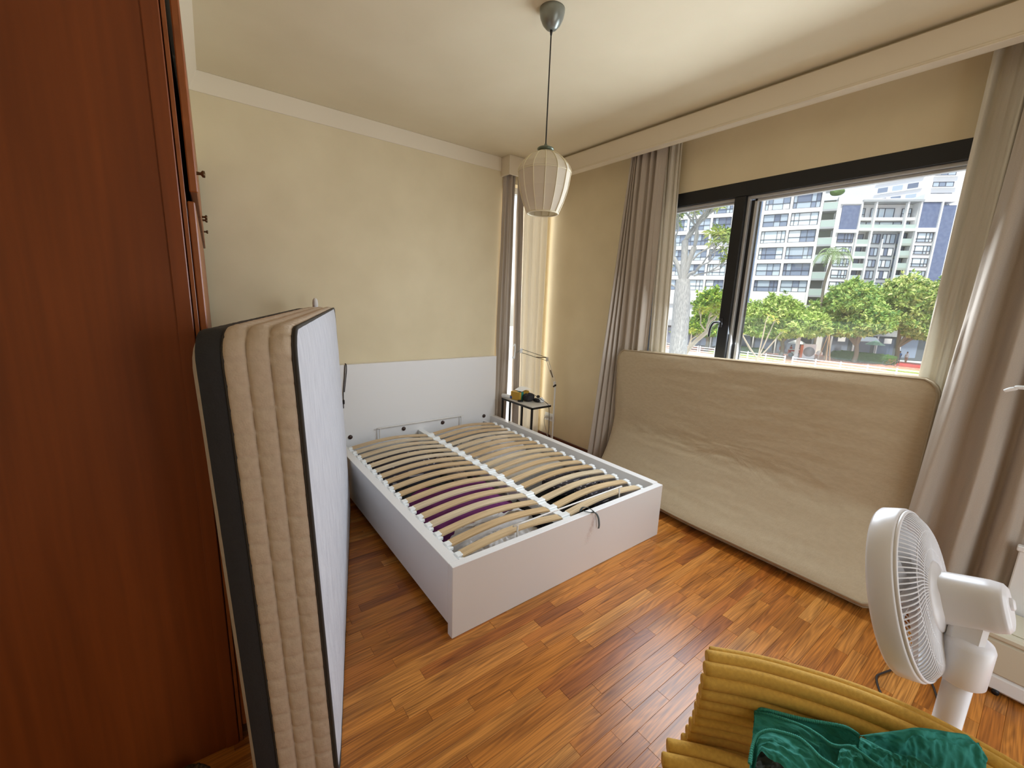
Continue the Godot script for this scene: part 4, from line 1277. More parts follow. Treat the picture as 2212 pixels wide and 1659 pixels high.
func outside():
	var O := {}  # outdoor colours are kept pale to stand in for haze
	O.white = mk("f1f3f4", 0.7)
	O.white2 = mk("e3e6e8", 0.7)
	O.grey = mk("a9b0b6", 0.7)
	O.blue = mk("7f95b2", 0.6, {"albedo_texture": ntex(81, 0.03, Color(0.85, 0.88, 0.92), Color(1, 1, 1), 256, 3), "uv1_triplanar": true, "uv1_scale": Vector3(0.2, 0.2, 0.2)})
	O.navy = mk("7484a4", 0.6, {"albedo_texture": ntex(83, 0.03, Color(0.8, 0.82, 0.88), Color(1, 1, 1), 256, 3), "uv1_triplanar": true, "uv1_scale": Vector3(0.2, 0.2, 0.2)})
	O.frame = mk("4b5364", 0.6)
	O.panes = [mk("d9eaf3", 0.25), mk("b3c4d4", 0.2), mk("8494ac", 0.2), mk("e6eef2", 0.5), mk("6f7d96", 0.2), mk("c6d6e1", 0.25)]
	O.balu = mk("b4c8c4", 0.15)
	O.shade = mk("a9b4ae", 0.8)  # grey-green darkened for the shade in the balcony recesses
	O.road = mk("c4c4c2", 0.9)
	O.brick = mk("c98a72", 0.9)
	O.grass = mk("8ea63a", 0.95)
	O.trunk = mk("8c8678", 0.95)
	M.O = O
	ground(O)
	block_left(O)
	block_right(O)
	tower(O)
	podium(O)
	tree("shade_tree", "broad light green street tree left of centre behind the white fence", [[Vector3(66, 0.9, -22.8), Vector3(4.0, 3.3, 4.2)], [Vector3(66, 0.0, -26.8), Vector3(3.2, 3.0, 3.2)], [Vector3(66, -0.6, -18.8), Vector3(3.4, 2.6, 3.0)], [Vector3(66, -1.4, -23.5), Vector3(3.4, 1.9, 4.6)]], Vector3(66.5, GY, -21.9), 8000, [Color("6b9145"), Color("aecb66"), Color("d9e694")], 101, O)
	tree("shade_tree", "dense mid green street tree with forked grey trunk in the middle of the view", [[Vector3(72, 3.2, -15.8), Vector3(3.8, 3.5, 3.8)], [Vector3(72, 1.4, -18.6), Vector3(3.4, 2.8, 2.6)], [Vector3(72, 0.4, -13.2), Vector3(3.2, 2.9, 3.0)], [Vector3(72, -0.6, -16.4), Vector3(3.2, 2.0, 4.2)]], Vector3(72.5, GY, -14.5), 9000, [Color("5d9150"), Color("a3c468"), Color("d2e08c")], 103, O)
	tree("shade_tree", "yellowish green street tree at the right end of the window view", [[Vector3(77, 3.9, -11.2), Vector3(3.4, 3.7, 3.6)], [Vector3(77, 3.4, -7.0), Vector3(3.4, 3.5, 3.6)], [Vector3(77, 0.9, -9.5), Vector3(3.0, 2.9, 4.6)], [Vector3(77, -0.4, -7.5), Vector3(3.0, 2.2, 4.0)]], Vector3(77.5, GY, -11.0), 9000, [Color("66924e"), Color("b0c86a"), Color("e2e6a0")], 107, O)
	tree("shade_tree", "bright green street tree behind the big pale trunk in the left pane", [[Vector3(63, 1.6, -31.4), Vector3(3.2, 3.6, 3.0)], [Vector3(63, -1.6, -32.0), Vector3(3.2, 2.6, 3.2)]], Vector3(63.5, GY, -31.8), 3600, [Color("4c7d30"), Color("93b845"), Color("c9d862")], 109, O)
	palm(O)
	near_tree(O)
	frangipani(O)
	street_things(O)

func slab(st, x0, x1, y0, y1, z0, z1): return bx(x0, x1, y0, y1, z0, z1, 0.0, st)

func ground(O):
	var o = stru("ground", "street level ground outside with pale road and brick paving")
	put("street_ground", bx(1.5, 140, GY - 0.4, GY - 0.05, -90, 60), O.white2, o)
	put("road", bx(18, 57, GY - 0.05, GY - 0.02, -90, 60), O.road, o)
	put("brick_paving", bx(59.5, 83, GY - 0.05, GY, -60, 20), O.brick, o)
	put("kerb", bx(57, 59.5, GY - 0.05, GY + 0.10, -90, 60), O.white, o)
	put("grass_strip", bx(61, 64.5, GY, GY + 0.25, -30, -20.5), O.grass, o)
	put("grass_strip", bx(66, 69, GY, GY + 0.2, -9.5, 0), O.grass, o)

func far_window(parent, x0, x1, y0, y1, z, cols, rows, O, pat):
	var st = S()
	var d = 0.07
	slab(st, x0, x1, y0, y0 + d, z - 0.05, z + 0.06)
	slab(st, x0, x1, y1 - d, y1, z - 0.05, z + 0.06)
	for c in cols:
		var x = lerpf(x0 + d * 0.5, x1 - d * 0.5, c)
		slab(st, x - d * 0.5, x + d * 0.5, y0, y1, z - 0.05, z + 0.06)
	for r in rows:
		var y = lerpf(y0, y1, r)
		slab(st, x0, x1, y - d * 0.5, y + d * 0.5, z - 0.05, z + 0.06)
	var w = put("window", st, O.frame, parent)
	# panes between the bars, each with its own tint
	var k = 0
	for i in cols.size() - 1:
		var rr = [0.0] + rows + [1.0]
		for j in rr.size() - 1:
			var ps = S()
			slab(ps, lerpf(x0, x1, cols[i]) + 0.02, lerpf(x0, x1, cols[i + 1]) - 0.02, lerpf(y0, y1, rr[j]) + 0.02, lerpf(y0, y1, rr[j + 1]) - 0.02, z - 0.04, z - 0.01)
			var pick = pat[k % pat.size()]
			k += 1
			put("pane", ps, O.panes[pick], w)
	return w

func block_left(O):
	var o = thing("apartment_block", "white apartment block with window bands and white fins left of centre outside", "building", Vector3(76, GY, -21.5), "", Vector3(0, deg_to_rad(-68.3), 0))
	var g = -GY
	put("wall", bx(-34, -1.4, 0, 20.15 + g, -2.6, -0.45), O.white2, o)
	put("roof_edge", bx(-34, 0.9, 19.95 + g, 20.5 + g, -2.6, 0.1), O.white, o)
	var yb = [17.5, 14.93, 12.4, 9.83, 7.25, 4.7]
	var yt = [19.72, 16.85, 14.27, 11.7, 9.18, 6.5]
	for k in 6:
		var lo = yt[k + 1] if k < 5 else 2.2
		put("floor_band", bx(-34, -1.4, lo + 0.02 + g, yb[k] - 0.02 + g, -0.5, -0.02), O.white, o)
	for s in [-1.36, -5.33, -9.12, -13.4, -16.65, -20.4, -24.2, -28.0, -31.8]:
		put("fin", bx(s - 0.17, s + 0.17, 2.2 + g, 20.0 + g, -0.5, 0.14), O.white, o)
	put("blue_panel", bx(-10.45, -9.32, 2.2 + g, 20.0 + g, -0.5, 0.03), O.blue, o)
	var bays = [[-5.13, -1.55], [-8.93, -5.52], [-13.2, -10.6], [-16.45, -13.6], [-20.2, -16.85], [-24.0, -20.6], [-27.8, -24.4], [-31.6, -28.2]]
	var pats = [[2, 1, 1, 4], [0, 3, 0, 0, 0, 3, 0, 0, 0, 3], [0, 3, 2, 2, 2, 2, 0], [1, 5, 2, 1, 5], [2, 4, 2, 1, 2, 4], [5, 1, 3, 2]]
	for k in 6:
		for b in bays.size():
			var cols = [[0.0, 0.13, 0.66, 0.84, 1.0], [0.0, 0.12, 0.30, 0.72, 1.0], [0.0, 0.45, 0.70, 1.0]][(k + b) % 3]
			far_window(o, bays[b][0], bays[b][1], yb[k] + g, yt[k] + g, -0.28, cols, [0.42] if (k + b) % 4 != 3 else [0.3], O, pats[(k + b * 5) % 6])
	# balcony stack at the right end
	put("balcony_wall", bx(-1.2, 0.55, 0, 18.8 + g, -2.6, -2.2), O.shade, o)
	put("corner_pillar", bx(0.62, 0.92, 0, 18.9 + g, -2.4, 0.0), O.white, o)
	for k in 7:
		var y = 17.1 - 2.57 * k
		put("balcony_slab", bx(-1.2, 0.62, y - 0.28 + g, y + g, -2.3, 0.05), O.grey, o)
		var bal = put("balustrade", bx(-1.15, 0.60, y + g, y + 0.95 + g, -0.03, 0.02), O.balu, o)
		put("hand_rail", bx(-1.15, 0.60, y + 0.95 + g, y + 1.0 + g, -0.05, 0.04), O.white, bal)
	put("planting", foliage_blob(0.3, 19.6 + g, -0.6, 0.9, 0.5, 31), O.leaf if O.has("leaf") else mk("5f7f4a", 0.9), o)

func foliage_blob(x, y, z, rx, ry, sd): return pillow(x - rx, x + rx, z - rx, z + rx, y - ry, y + ry, sd, 0.45, 0.9)

func block_right(O):
	var o = thing("apartment_block", "white apartment block with dark panels and recessed balconies right of centre outside", "building", Vector3(79, GY, -21.7), "", Vector3(0, deg_to_rad(-48.4), 0))
	var g = -GY
	put("wall", bx(0.0, 15.6, 0, 18.5 + g, -5, -1.6), O.white2, o)
	put("wall_bay", bx(0.3, 3.3, 0, 18.5 + g, -1.7, -0.30), O.white, o)
	put("wall_bay", bx(11.0, 13.9, 0, 18.6 + g, -1.7, -0.30), O.white, o)
	put("parapet", bx(0.3, 3.4, 18.3 + g, 19.35 + g, -3, 0.0), O.white, o)
	put("parapet", bx(11.3, 15.6, 18.55 + g, 19.65 + g, -6, 0.05), O.white, o)
	put("parapet", bx(3.4, 11.3, 18.6 + g, 19.6 + g, -6, -2.4), O.white, o)
	put("canopy", bx(3.2, 11.3, 18.55 + g, 18.85 + g, -2.4, 0.35), O.grey, o)
	for s in [0.12, 3.25, 5.2, 9.42, 11.13, 13.85]:
		put("fin", bx(s - 0.11, s + 0.11, 0, (18.6 if s != 13.85 else 18.5) + g, -0.4, 0.16), O.white, o)
	put("dark_panel", bx(0.72, 3.12, 14.56 + g, 18.12 + g, -0.32, -0.12), O.navy, o)
	put("dark_panel", bx(11.25, 13.74, 14.85 + g, 18.48 + g, -0.32, -0.12), O.navy, o)
	put("dark_panel", bx(13.96, 15.9, 0, 18.1 + g, -5, -0.25), O.navy, o)
	put("main_slab", bx(3.2, 11.2, 14.35 + g, 14.72 + g, -1.7, 0.10), O.white, o)
	put("main_slab", bx(0.3, 3.2, 14.05 + g, 14.54 + g, -0.4, 0.02), O.white, o)
	put("main_slab", bx(11.1, 13.8, 14.25 + g, 14.83 + g, -0.4, 0.02), O.white, o)
	# pent floors
	far_window(o, 3.45, 4.6, 16.35 + g, 17.95 + g, -1.5, [0.0, 0.5, 1.0], [0.4], O, [3, 1])
	far_window(o, 5.35, 8.6, 16.45 + g, 17.95 + g, -1.5, [0.0, 0.33, 0.6, 1.0], [], O, [5, 0, 5])
	far_window(o, 9.6, 10.9, 16.5 + g, 17.9 + g, -1.5, [0.0, 0.3, 0.7, 1.0], [0.45], O, [3, 0, 3, 1])
	put("balcony_slab", bx(3.35, 11.05, 16.02 + g, 16.42 + g, -1.6, -0.5), O.white, o)
	far_window(o, 3.5, 11.0, 14.75 + g, 15.95 + g, -1.5, [0.0, 0.2, 0.45, 0.7, 0.85, 1.0], [0.5], O, [1, 5, 2, 1, 5, 0, 4])
	put("balustrade", bx(3.35, 11.05, 14.72 + g, 15.3 + g, -0.12, -0.06), O.balu, o)
	var rl = [[12.6, 13.98], [10.76, 12.03], [8.96, 10.18], [7.14, 8.44], [5.3, 6.6]]
	var rc = [[12.59, 14.0], [10.71, 11.96], [8.99, 10.14], [7.2, 8.48], [5.3, 6.6]]
	var rr = [[12.77, 14.17], [10.98, 12.28], [9.12, 10.42], [7.3, 8.55], [5.4, 6.7]]
	put("recess_wall", bx(5.3, 9.3, 0, 14.35 + g, -1.65, -0.85), O.grey, o)
	for k in 5:
		far_window(o, 0.72, 3.0, rl[k][0] + g, rl[k][1] + g, -0.24, [0.0, 0.45, 0.65, 0.85, 1.0], [0.35], O, [[4, 4, 2], [0, 3, 0, 1]][mini(k, 1)])
		far_window(o, 11.28, 13.7, rr[k][0] + g, rr[k][1] + g, -0.24, [0.0, 0.14, 0.62, 0.82, 1.0], [0.35], O, [0, 3, 1, 0, 5])
		far_window(o, 5.4, 7.0, rc[k][0] + g, rc[k][1] + g, -0.82, [0.0, 0.35, 0.7, 1.0], [], O, [[3, 1, 2], [2, 2, 1]][k % 2])
		far_window(o, 7.3, 9.1, rc[k][0] + g, rc[k][1] + g, -0.82, [0.0, 0.3, 0.6, 1.0], [], O, [[5, 3, 1], [3, 4, 3]][k % 2])
		put("balcony_slab", bx(3.35, 5.1, rl[k][0] - 0.55 + g, rl[k][0] - 0.20 + g, -1.6, -0.2), O.white2, o)
		put("balustrade", bx(3.35, 5.1, rl[k][0] - 0.2 + g, rl[k][0] + 0.5 + g, -0.3, -0.24), O.balu, o)
		far_window(o, 3.4, 5.0, rl[k][0] - 0.2 + g, rl[k][1] + 0.1 + g, -1.5, [0.0, 0.5, 1.0], [], O, [4, 2])
		put("balcony_slab", bx(9.5, 11.0, rr[k][0] - 0.55 + g, rr[k][0] - 0.20 + g, -1.6, -0.2), O.shade, o)
		put("balustrade", bx(9.5, 11.0, rr[k][0] - 0.2 + g, rr[k][0] + 0.5 + g, -0.3, -0.24), O.balu, o)
		far_window(o, 9.55, 10.95, rr[k][0] - 0.2 + g, rr[k][1] + 0.1 + g, -1.5, [0.0, 0.5, 1.0], [], O, [2, 4])
	put("fin", bx(7.08, 7.22, 0, 13.2 + g, -0.9, -0.3), O.white, o)

func tower(O):
	var o = thing("tower_block", "tall white tower block behind the right apartment block, near the top right", "building", Vector3(105, GY, -18), "", Vector3(0, deg_to_rad(-48.4), 0))
	var g = -GY
	put("wall", bx(1.2, 12, 0, 42, -9, 0.0), O.white, o)
	var turn = Basis(Vector3.UP, deg_to_rad(-45))
	var st = S()
	box(st, Vector3(-1.4, 21, -2.6), Vector3(7.4, 42, 1.0), 0, turn)
	put("wing_wall", st, O.white, o)
	for k in 6:
		var y = 19.0 + 1.92 * k + g
		far_window(o, 2.35, 5.6, y, y + 0.85, 0.02, [0.0, 0.3, 0.62, 1.0], [], O, [1, 2, 1])
		put("ledge", bx(2.2, 6.0, y - 0.25, y - 0.1, -0.1, 0.4), O.white2, o)
		for i in 3:
			st = S()
			box(st, Vector3(-1.4, y + 0.45, -2.6) + turn * Vector3(-2.3 + 2.2 * i, 0, 0.52), Vector3(1.5, 0.85, 0.1), 0, turn)
			put("window", st, O.panes[[2, 1, 4][(i + k) % 3]], o)
		st = S()
		box(st, Vector3(-1.4, y - 0.2, -2.6) + turn * Vector3(0, 0, 0.6), Vector3(7.0, 0.15, 0.35), 0, turn)
		put("ledge", st, O.white2, o)

func podium(O):
	shop_row("low dark shop row under the trees at the foot of the left apartment block", Vector3(76, GY, -21.5), -68.3, -24.0, 0.2, O)
	shop_row("low dark shop row under the trees at the foot of the right apartment block", Vector3(79, GY, -21.7), -48.4, 1.2, 16.5, O)

func shop_row(label, at, deg, x0, x1, O):
	var o = thing("shop_row", label, "shops", at, "", Vector3(0, deg_to_rad(deg), 0))
	put("wall", bx(x0, x1, 0, 4.3, 0.25, 1.4), mk("5b626b", 0.8), o)  # dark wall colour holds the shade under the trees
	put("fascia", bx(x0, x1, 3.6, 4.6, 1.4, 2.4), O.grey, o)
	var n = int((x1 - x0) / 3.2)
	for k in n:
		var x = x0 + 0.2 + 3.2 * k
		put("post", bx(x - 0.09, x + 0.09, 0, 3.6, 2.1, 2.3), O.white, o)
		put("shop_window", bx(x + 0.3, x + 2.8, 0.4, 3.2, 1.38, 1.45), O.panes[4 if k % 3 else 2], o)
		if k % 2 == 0: put("sign", bx(x + 0.8, x + 1.8, 2.5, 3.3, 2.35, 2.45), O.white, o)
		if k % 3 == 1:
			var st = S()
			var P = [Vector3(x, 3.4, 2.4), Vector3(x + 2.8, 3.4, 2.4), Vector3(x + 2.8, 2.8, 3.6), Vector3(x, 2.8, 3.6)]
			var dn = Vector3.DOWN * 0.06
			quad(st, P[3], P[2], P[1], P[0])
			quad(st, P[0] + dn, P[1] + dn, P[2] + dn, P[3] + dn)
			for q in [[0, 1], [1, 2], [2, 3], [3, 0]]: quad(st, P[q[0]], P[q[1]], P[q[1]] + dn, P[q[0]] + dn)
			put("awning", st, O.white, o)

func leaf_mesh(size, sd):
	var r := RandomNumberGenerator.new()
	r.seed = sd
	var st = S()
	for k in 6:
		var d = Vector3(r.randf_range(-1, 1), r.randf_range(-0.5, 0.7), r.randf_range(-1, 1)).normalized()
		var s = d.cross(Vector3(r.randf_range(-1, 1), 1.5, r.randf_range(-1, 1))).normalized()
		var a = d * size * 0.05
		var tip = d * size
		var m = d * size * 0.5
		var dn = d.cross(s) * size * 0.06
		tri(st, a, m + s * size * 0.20 + dn, tip)
		tri(st, a, tip, m - s * size * 0.20 + dn)
	st.generate_normals()
	return st.commit()

func scatter(called, parent, mesh, places, colors, m):
	var mm := MultiMesh.new()
	mm.transform_format = MultiMesh.TRANSFORM_3D
	mm.use_colors = true
	mm.mesh = mesh
	mm.instance_count = places.size()
	for i in places.size():
		mm.set_instance_transform(i, places[i])
		mm.set_instance_color(i, colors[i])
	var o := MultiMeshInstance3D.new()
	o.name = called
	o.multimesh = mm
	o.material_override = m
	parent.add_child(o, true)
	o.set_meta("kind", "stuff")
	return o

func tree(called, label, blobs, root, count, cols, sd, O):
	var r := RandomNumberGenerator.new()
	r.seed = sd
	var o = thing(called, label, "tree", root, "")
	if not O.has("leaf_mat"):
		O.leaf_mat = mk("ffffff", 0.7, {"vertex_color_use_as_albedo": true, "backlight_enabled": true, "backlight": Color(0.35, 0.35, 0.25), "cull_mode": BaseMaterial3D.CULL_DISABLED})
		O.leaf_mesh = leaf_mesh(0.55, 3)
	var pl = []
	var cl = []
	var lin = []
	for c in cols: lin.append(c.srgb_to_linear())
	for i in count:
		var b = blobs[i % blobs.size()]
		var d = Vector3(r.randfn(), r.randfn(), r.randfn()).normalized()
		if d.y < -0.3: d.y *= 0.5
		# clumps: pull points towards lumpy shells
		var lump = 0.80 + 0.26 * sin(d.x * 9.0 + sd) * sin(d.y * 8.0) * sin(d.z * 9.0 + 1.0)
		var q = b[0] - root + d * b[1] * lump * pow(r.randf(), 0.22)
		var bs = Basis.from_euler(Vector3(r.randf() * TAU, r.randf() * TAU, r.randf() * TAU)).scaled(Vector3.ONE * r.randf_range(0.7, 1.35))
		pl.append(Transform3D(bs, q))
		var t = r.randf()
		var c = lin[0].lerp(lin[1], t * 2.0) if t < 0.5 else lin[1].lerp(lin[2], t * 2.0 - 1.0)
		cl.append(c)
	scatter("foliage", o, O.leaf_mesh, pl, cl, O.leaf_mat)
	var st = S()
	var fork = Vector3(0, 2.6, 0)
	tube(st, smooth_path([Vector3(0, 0, 0), Vector3(0.1, 1.2, 0.15), fork], 4), [0.34, 0.33, 0.31, 0.29, 0.28, 0.27, 0.26, 0.25, 0.24], 9)
	for b in blobs:
		for k in 2:
			var e = b[0] - root + Vector3(r.randf_range(-1, 1), r.randf_range(-0.5, 0.8), r.randf_range(-1, 1))
			tube(st, smooth_path([fork - Vector3(0, 0.2, 0), fork.lerp(e, 0.5) + Vector3(0, 0.5, 0), e], 4), [0.20, 0.19, 0.17, 0.16, 0.14, 0.12, 0.10, 0.08, 0.06], 7)
	put("trunk", st, O.trunk, o)

func palm(O):
	var root = Vector3(70.0, GY, -18.9)
	var o = thing("palm_tree", "single palm with drooping fronds in front of the gap between the blocks", "palm", root)
	var top = Vector3(0.0, 14.9, 0.45)
	var st = S()
	tube(st, smooth_path([Vector3.ZERO, Vector3(0.0, 6, 0.05), Vector3(0, 11, -0.05), top], 5), 0.17, 9)
	put("trunk", st, O.trunk, o)
	var pm = mk("8fa77c", 0.7, {"backlight_enabled": true, "backlight": Color(0.25, 0.3, 0.2), "cull_mode": BaseMaterial3D.CULL_DISABLED})
	for k in 22:
		st = S()
		var a = TAU * k / 22.0 + 0.3 * sin(k * 5.0)
		var lift = 0.9 if k % 3 == 0 else 0.35
		var d = Vector3(cos(a), 0, sin(a))
		var pts = smooth_path([top, top + d * 0.7 + Vector3(0, lift, 0), top + d * 1.5 + Vector3(0, lift * 0.8, 0), top + d * 2.1 + Vector3(0, lift * 0.1 - 0.5, 0), top + d * 2.35 + Vector3(0, lift - 1.8, 0)], 4)
		tube(st, pts, 0.025, 5)
		var sd = d.cross(Vector3.UP)
		for i in range(2, pts.size() - 1):
			for s in [-1.0, 1.0]:
				var l = 0.85 * sin(PI * clampf(float(i) / pts.size() + 0.08, 0, 1)) + 0.1
				var dirv = (pts[i] - pts[i - 1]).normalized()
				var e = pts[i] + (sd * s * 0.8 + dirv * 0.6 - Vector3(0, 0.45, 0)).normalized() * l
				tri(st, pts[i] - dirv * 0.06, e, pts[i] + dirv * 0.06)
		put("frond", st, pm, o)

func branch_tree(st, tips, p, d, l, r, depth, rg):
	var e = p + d * l
	var mid = p + d * l * 0.5 + Vector3(rg.randf_range(-1, 1), rg.randf_range(-0.3, 1), rg.randf_range(-1, 1)) * l * 0.10
	tube(st, smooth_path([p, mid, e], 3), [r, r * 0.95, r * 0.9, r * 0.86, r * 0.82, r * 0.78, r * 0.75], 7)
	if depth == 0:
		tips.append([e, d])
		return
	for k in 2 + (1 if rg.randf() < 0.35 else 0):
		var nd = (d + Vector3(rg.randf_range(-0.9, 0.9), rg.randf_range(-0.15, 0.75), rg.randf_range(-0.9, 0.9))).normalized()
		branch_tree(st, tips, e, nd, l * rg.randf_range(0.62, 0.85), r * 0.68, depth - 1, rg)

func leaf_long(size):
	var st = S()
	for k in 5:
		var a = TAU * k / 5.0
		var d = Vector3(cos(a), 0.25, sin(a)).normalized()
		var s = Vector3(-sin(a), 0, cos(a))
		var p0 = d * size * 0.1
		var p1 = d * size * 0.55
		var p2 = d * size + Vector3(0, -size * 0.25, 0)
		tri(st, p0, p1 + s * size * 0.15, p2)
		tri(st, p0, p2, p1 - s * size * 0.15)
	st.generate_normals()
	return st.commit()

func leafy(o, tips, size, cols, sd, O, share):
	var r := RandomNumberGenerator.new()
	r.seed = sd
	var pl = []
	var cl = []
	for t in tips + tips:
		if r.randf() > share: continue
		pl.append(Transform3D(Basis.from_euler(Vector3(r.randf_range(-0.8, 0.8), r.randf() * TAU, r.randf_range(-0.8, 0.8))).scaled(Vector3.ONE * r.randf_range(0.7, 1.2)), t[0]))
		cl.append(cols[r.randi() % cols.size()].srgb_to_linear())
	scatter("foliage", o, leaf_long(size), pl, cl, O.leaf_mat)

func near_tree(O):
	var rg := RandomNumberGenerator.new()
	rg.seed = 14
	var root = Vector3(9.0, GY, -3.70)
	var o = thing("near_tree", "large pale grey tree trunk with thin leafy branches close outside the left pane", "tree", root)
	var bark = mk("c9c8c4", 0.95, {"albedo_texture": ntex(91, 0.02, Color(0.72, 0.73, 0.75), Color(1, 1, 1), 512, 5), "uv1_scale": Vector3(0.6, 3, 1)})
	var st = S()
	var base = Vector3(9, 0, -3.7)
	tube(st, smooth_path([Vector3(0, 0, 0), Vector3(0, 3.5, 0.0), Vector3(0, 6.2, -0.06), Vector3(0, 7.75, -0.14)], 5), [0.34, 0.33, 0.32, 0.31, 0.30, 0.29, 0.28, 0.275, 0.27, 0.265, 0.26, 0.255, 0.25, 0.24, 0.22, 0.20], 14)
	var f = Vector3(0, 7.7, -0.14)
	var tips = []
	var arms = [[Vector3(0, 8.9, -0.22), 0.10], [Vector3(0.1, 8.7, 0.05), 0.08], [Vector3(-0.1, 8.4, -0.48), 0.07], [Vector3(0, 7.95, 0.22), 0.05]]
	for a in arms:
		tube(st, smooth_path([f - Vector3(0, 0.15, 0), f.lerp(a[0], 0.5) + Vector3(0, 0.05, 0), a[0]], 4), a[1], 8)
		for k in 2:
			var d = (a[0] - f).normalized() + Vector3(rg.randf_range(-0.6, 0.6), 0.2, rg.randf_range(-0.2, 0.9))
			branch_tree(st, tips, a[0], d.normalized(), 0.55, a[1] * 0.55, 3, rg)
	for q in [[Vector3(0, 7.85, 0.20), Vector3(0, 0.2, 1)], [Vector3(0, 8.3, 0.10), Vector3(0, 0.7, 0.9)], [Vector3(0, 7.4, -0.2), Vector3(0, 0.5, -0.9)]]:
		branch_tree(st, tips, q[0], q[1].normalized(), 0.45, 0.03, 3, rg)
	put("trunk", st, bark, o)
	leafy(o, tips, 0.22, [Color("7f9a52"), Color("a7bf6a"), Color("c8cf7a"), Color("93a86a")], 5, O, 1.0)

func frangipani(O):
	var bark = mk("c7b8a0", 0.9)
	var rg := RandomNumberGenerator.new()
	rg.seed = 29
	var o = thing("frangipani", "leaning frangipani branch with yellow green leaves beside the window handle", "tree", Vector3(10.0, GY, -4.1))
	var st = S()
	var tips = []
	tube(st, smooth_path([Vector3(0, 0, -0.5), Vector3(0, 3.8, -0.3), Vector3(0, 5.35, 0.03), Vector3(0, 6.2, 0.73)], 4), 0.07, 8)
	for d in [Vector3(0, 1, 0.0), Vector3(0.1, 0.8, 0.6), Vector3(0, 0.7, -0.7), Vector3(0.3, 0.5, -0.2), Vector3(-0.2, 0.9, 0.3)]:
		branch_tree(st, tips, Vector3(0, 6.15, 0.70), d.normalized(), 0.36, 0.028, 2, rg)
	for d in [Vector3(0, 0.8, -0.6), Vector3(0.1, 0.9, 0.1)]:
		branch_tree(st, tips, Vector3(0, 5.45, 0.1), d.normalized(), 0.35, 0.03, 2, rg)
	put("trunk", st, bark, o)
	leafy(o, tips, 0.20, [Color("a5b84a"), Color("d6d25a"), Color("c3c95a"), Color("8da54a")], 6, O, 0.95)
	o = thing("frangipani", "bare frangipani branches with few yellow leaves low in the wide pane", "tree", Vector3(11.0, GY, -2.2))
	st = S()
	tips = []
	tube(st, smooth_path([Vector3(0, 0, -0.1), Vector3(0, 3.5, 0.0), Vector3(0, 5.45, 0.02)], 4), 0.06, 8)
	for q in [Vector3(0, 6.0, 0.42), Vector3(0.1, 6.4, 0.05), Vector3(-0.1, 6.1, -0.5), Vector3(0, 6.25, 0.25), Vector3(0, 5.8, -0.35)]:
		var c0 = Vector3(0, 5.4, 0.02)
		tube(st, smooth_path([c0, c0.lerp(q, 0.5) + Vector3(0, -0.03, 0), q], 3), 0.020, 6)
		branch_tree(st, tips, q, (q - c0 + Vector3(0, 0.1, 0)).normalized(), 0.22, 0.014, 1, rg)
	put("trunk", st, bark, o)
	leafy(o, tips, 0.15, [Color("d6d25a"), Color("a5b84a"), Color("e3d36a")], 7, O, 0.55)

func person(label, at, turn, shirt, legs, skin, group = ""):
	var o = thing("person", label, "person", at, group, Vector3(0, turn, 0))
	var st = S()
	tube(st, [Vector3(-0.09, 0.02, 0.12), Vector3(-0.09, 0.45, 0.05), Vector3(-0.085, 0.88, 0.0), Vector3(-0.03, 0.98, 0)], [0.05, 0.06, 0.085, 0.09], 8)
	tube(st, [Vector3(0.09, 0.02, -0.14), Vector3(0.09, 0.45, 0.0), Vector3(0.085, 0.88, 0.0), Vector3(0.03, 0.98, 0)], [0.05, 0.06, 0.085, 0.09], 8)
	tube(st, [Vector3(0, 0.90, 0), Vector3(0, 1.15, 0), Vector3(0, 1.40, 0.0), Vector3(0, 1.48, 0), Vector3(0, 1.53, 0.0)], [0.14, 0.14, 0.16, 0.08, 0.05], 10)
	lathe(st, [Vector2(0.0, 1.50), Vector2(0.06, 1.53), Vector2(0.09, 1.62), Vector2(0.08, 1.70), Vector2(0.0, 1.745)], 12)
	for s in [-1, 1]:
		tube(st, [Vector3(s * 0.17, 1.40, 0), Vector3(s * 0.22, 1.13, -0.04 * s), Vector3(s * 0.21, 0.90, 0.12)], [0.05, 0.042, 0.035], 8)
	put("body", st, mk(skin, 0.8), o)
	st = S()
	tube(st, [Vector3(0, 0.92, 0), Vector3(0, 1.15, 0), Vector3(0, 1.38, 0), Vector3(0, 1.46, 0)], [0.165, 0.16, 0.185, 0.10], 12)
	for s in [-1, 1]: tube(st, [Vector3(s * 0.15, 1.41, 0), Vector3(s * 0.22, 1.18, 0)], [0.065, 0.06], 8)
	put("shirt", st, mk(shirt, 0.9), o)
	st = S()
	for s in [-1, 1]: tube(st, [Vector3(s * 0.09, 0.50, 0.02), Vector3(s * 0.085, 0.95, 0)], [0.10, 0.11], 8)
	put("shorts", st, mk(legs, 0.9), o)
	st = S()
	lathe(st, [Vector2(0.095, 1.63), Vector2(0.096, 1.69), Vector2(0.07, 1.74), Vector2(0.0, 1.762)], 12)
	put("hair", st, mk("2a2420", 0.8), o)

func hedge(label, x0, x1, z0, z1, h, h0, sd):
	var o = thing("hedge", label, "hedge", Vector3((x0 + x1) * 0.5, GY, (z0 + z1) * 0.5))
	put("foliage_mass", pillow((x0 - x1) * 0.5, (x1 - x0) * 0.5, (z0 - z1) * 0.5, (z1 - z0) * 0.5, 0, h, sd, 0.35, 0.35), mk(h0, 0.95, {"albedo_texture": ntex(sd, 0.06, Color(0.5, 0.55, 0.4), Color(1, 1, 1), 256, 4), "uv1_triplanar": true, "uv1_scale": Vector3(0.3, 0.3, 0.3)}), o)

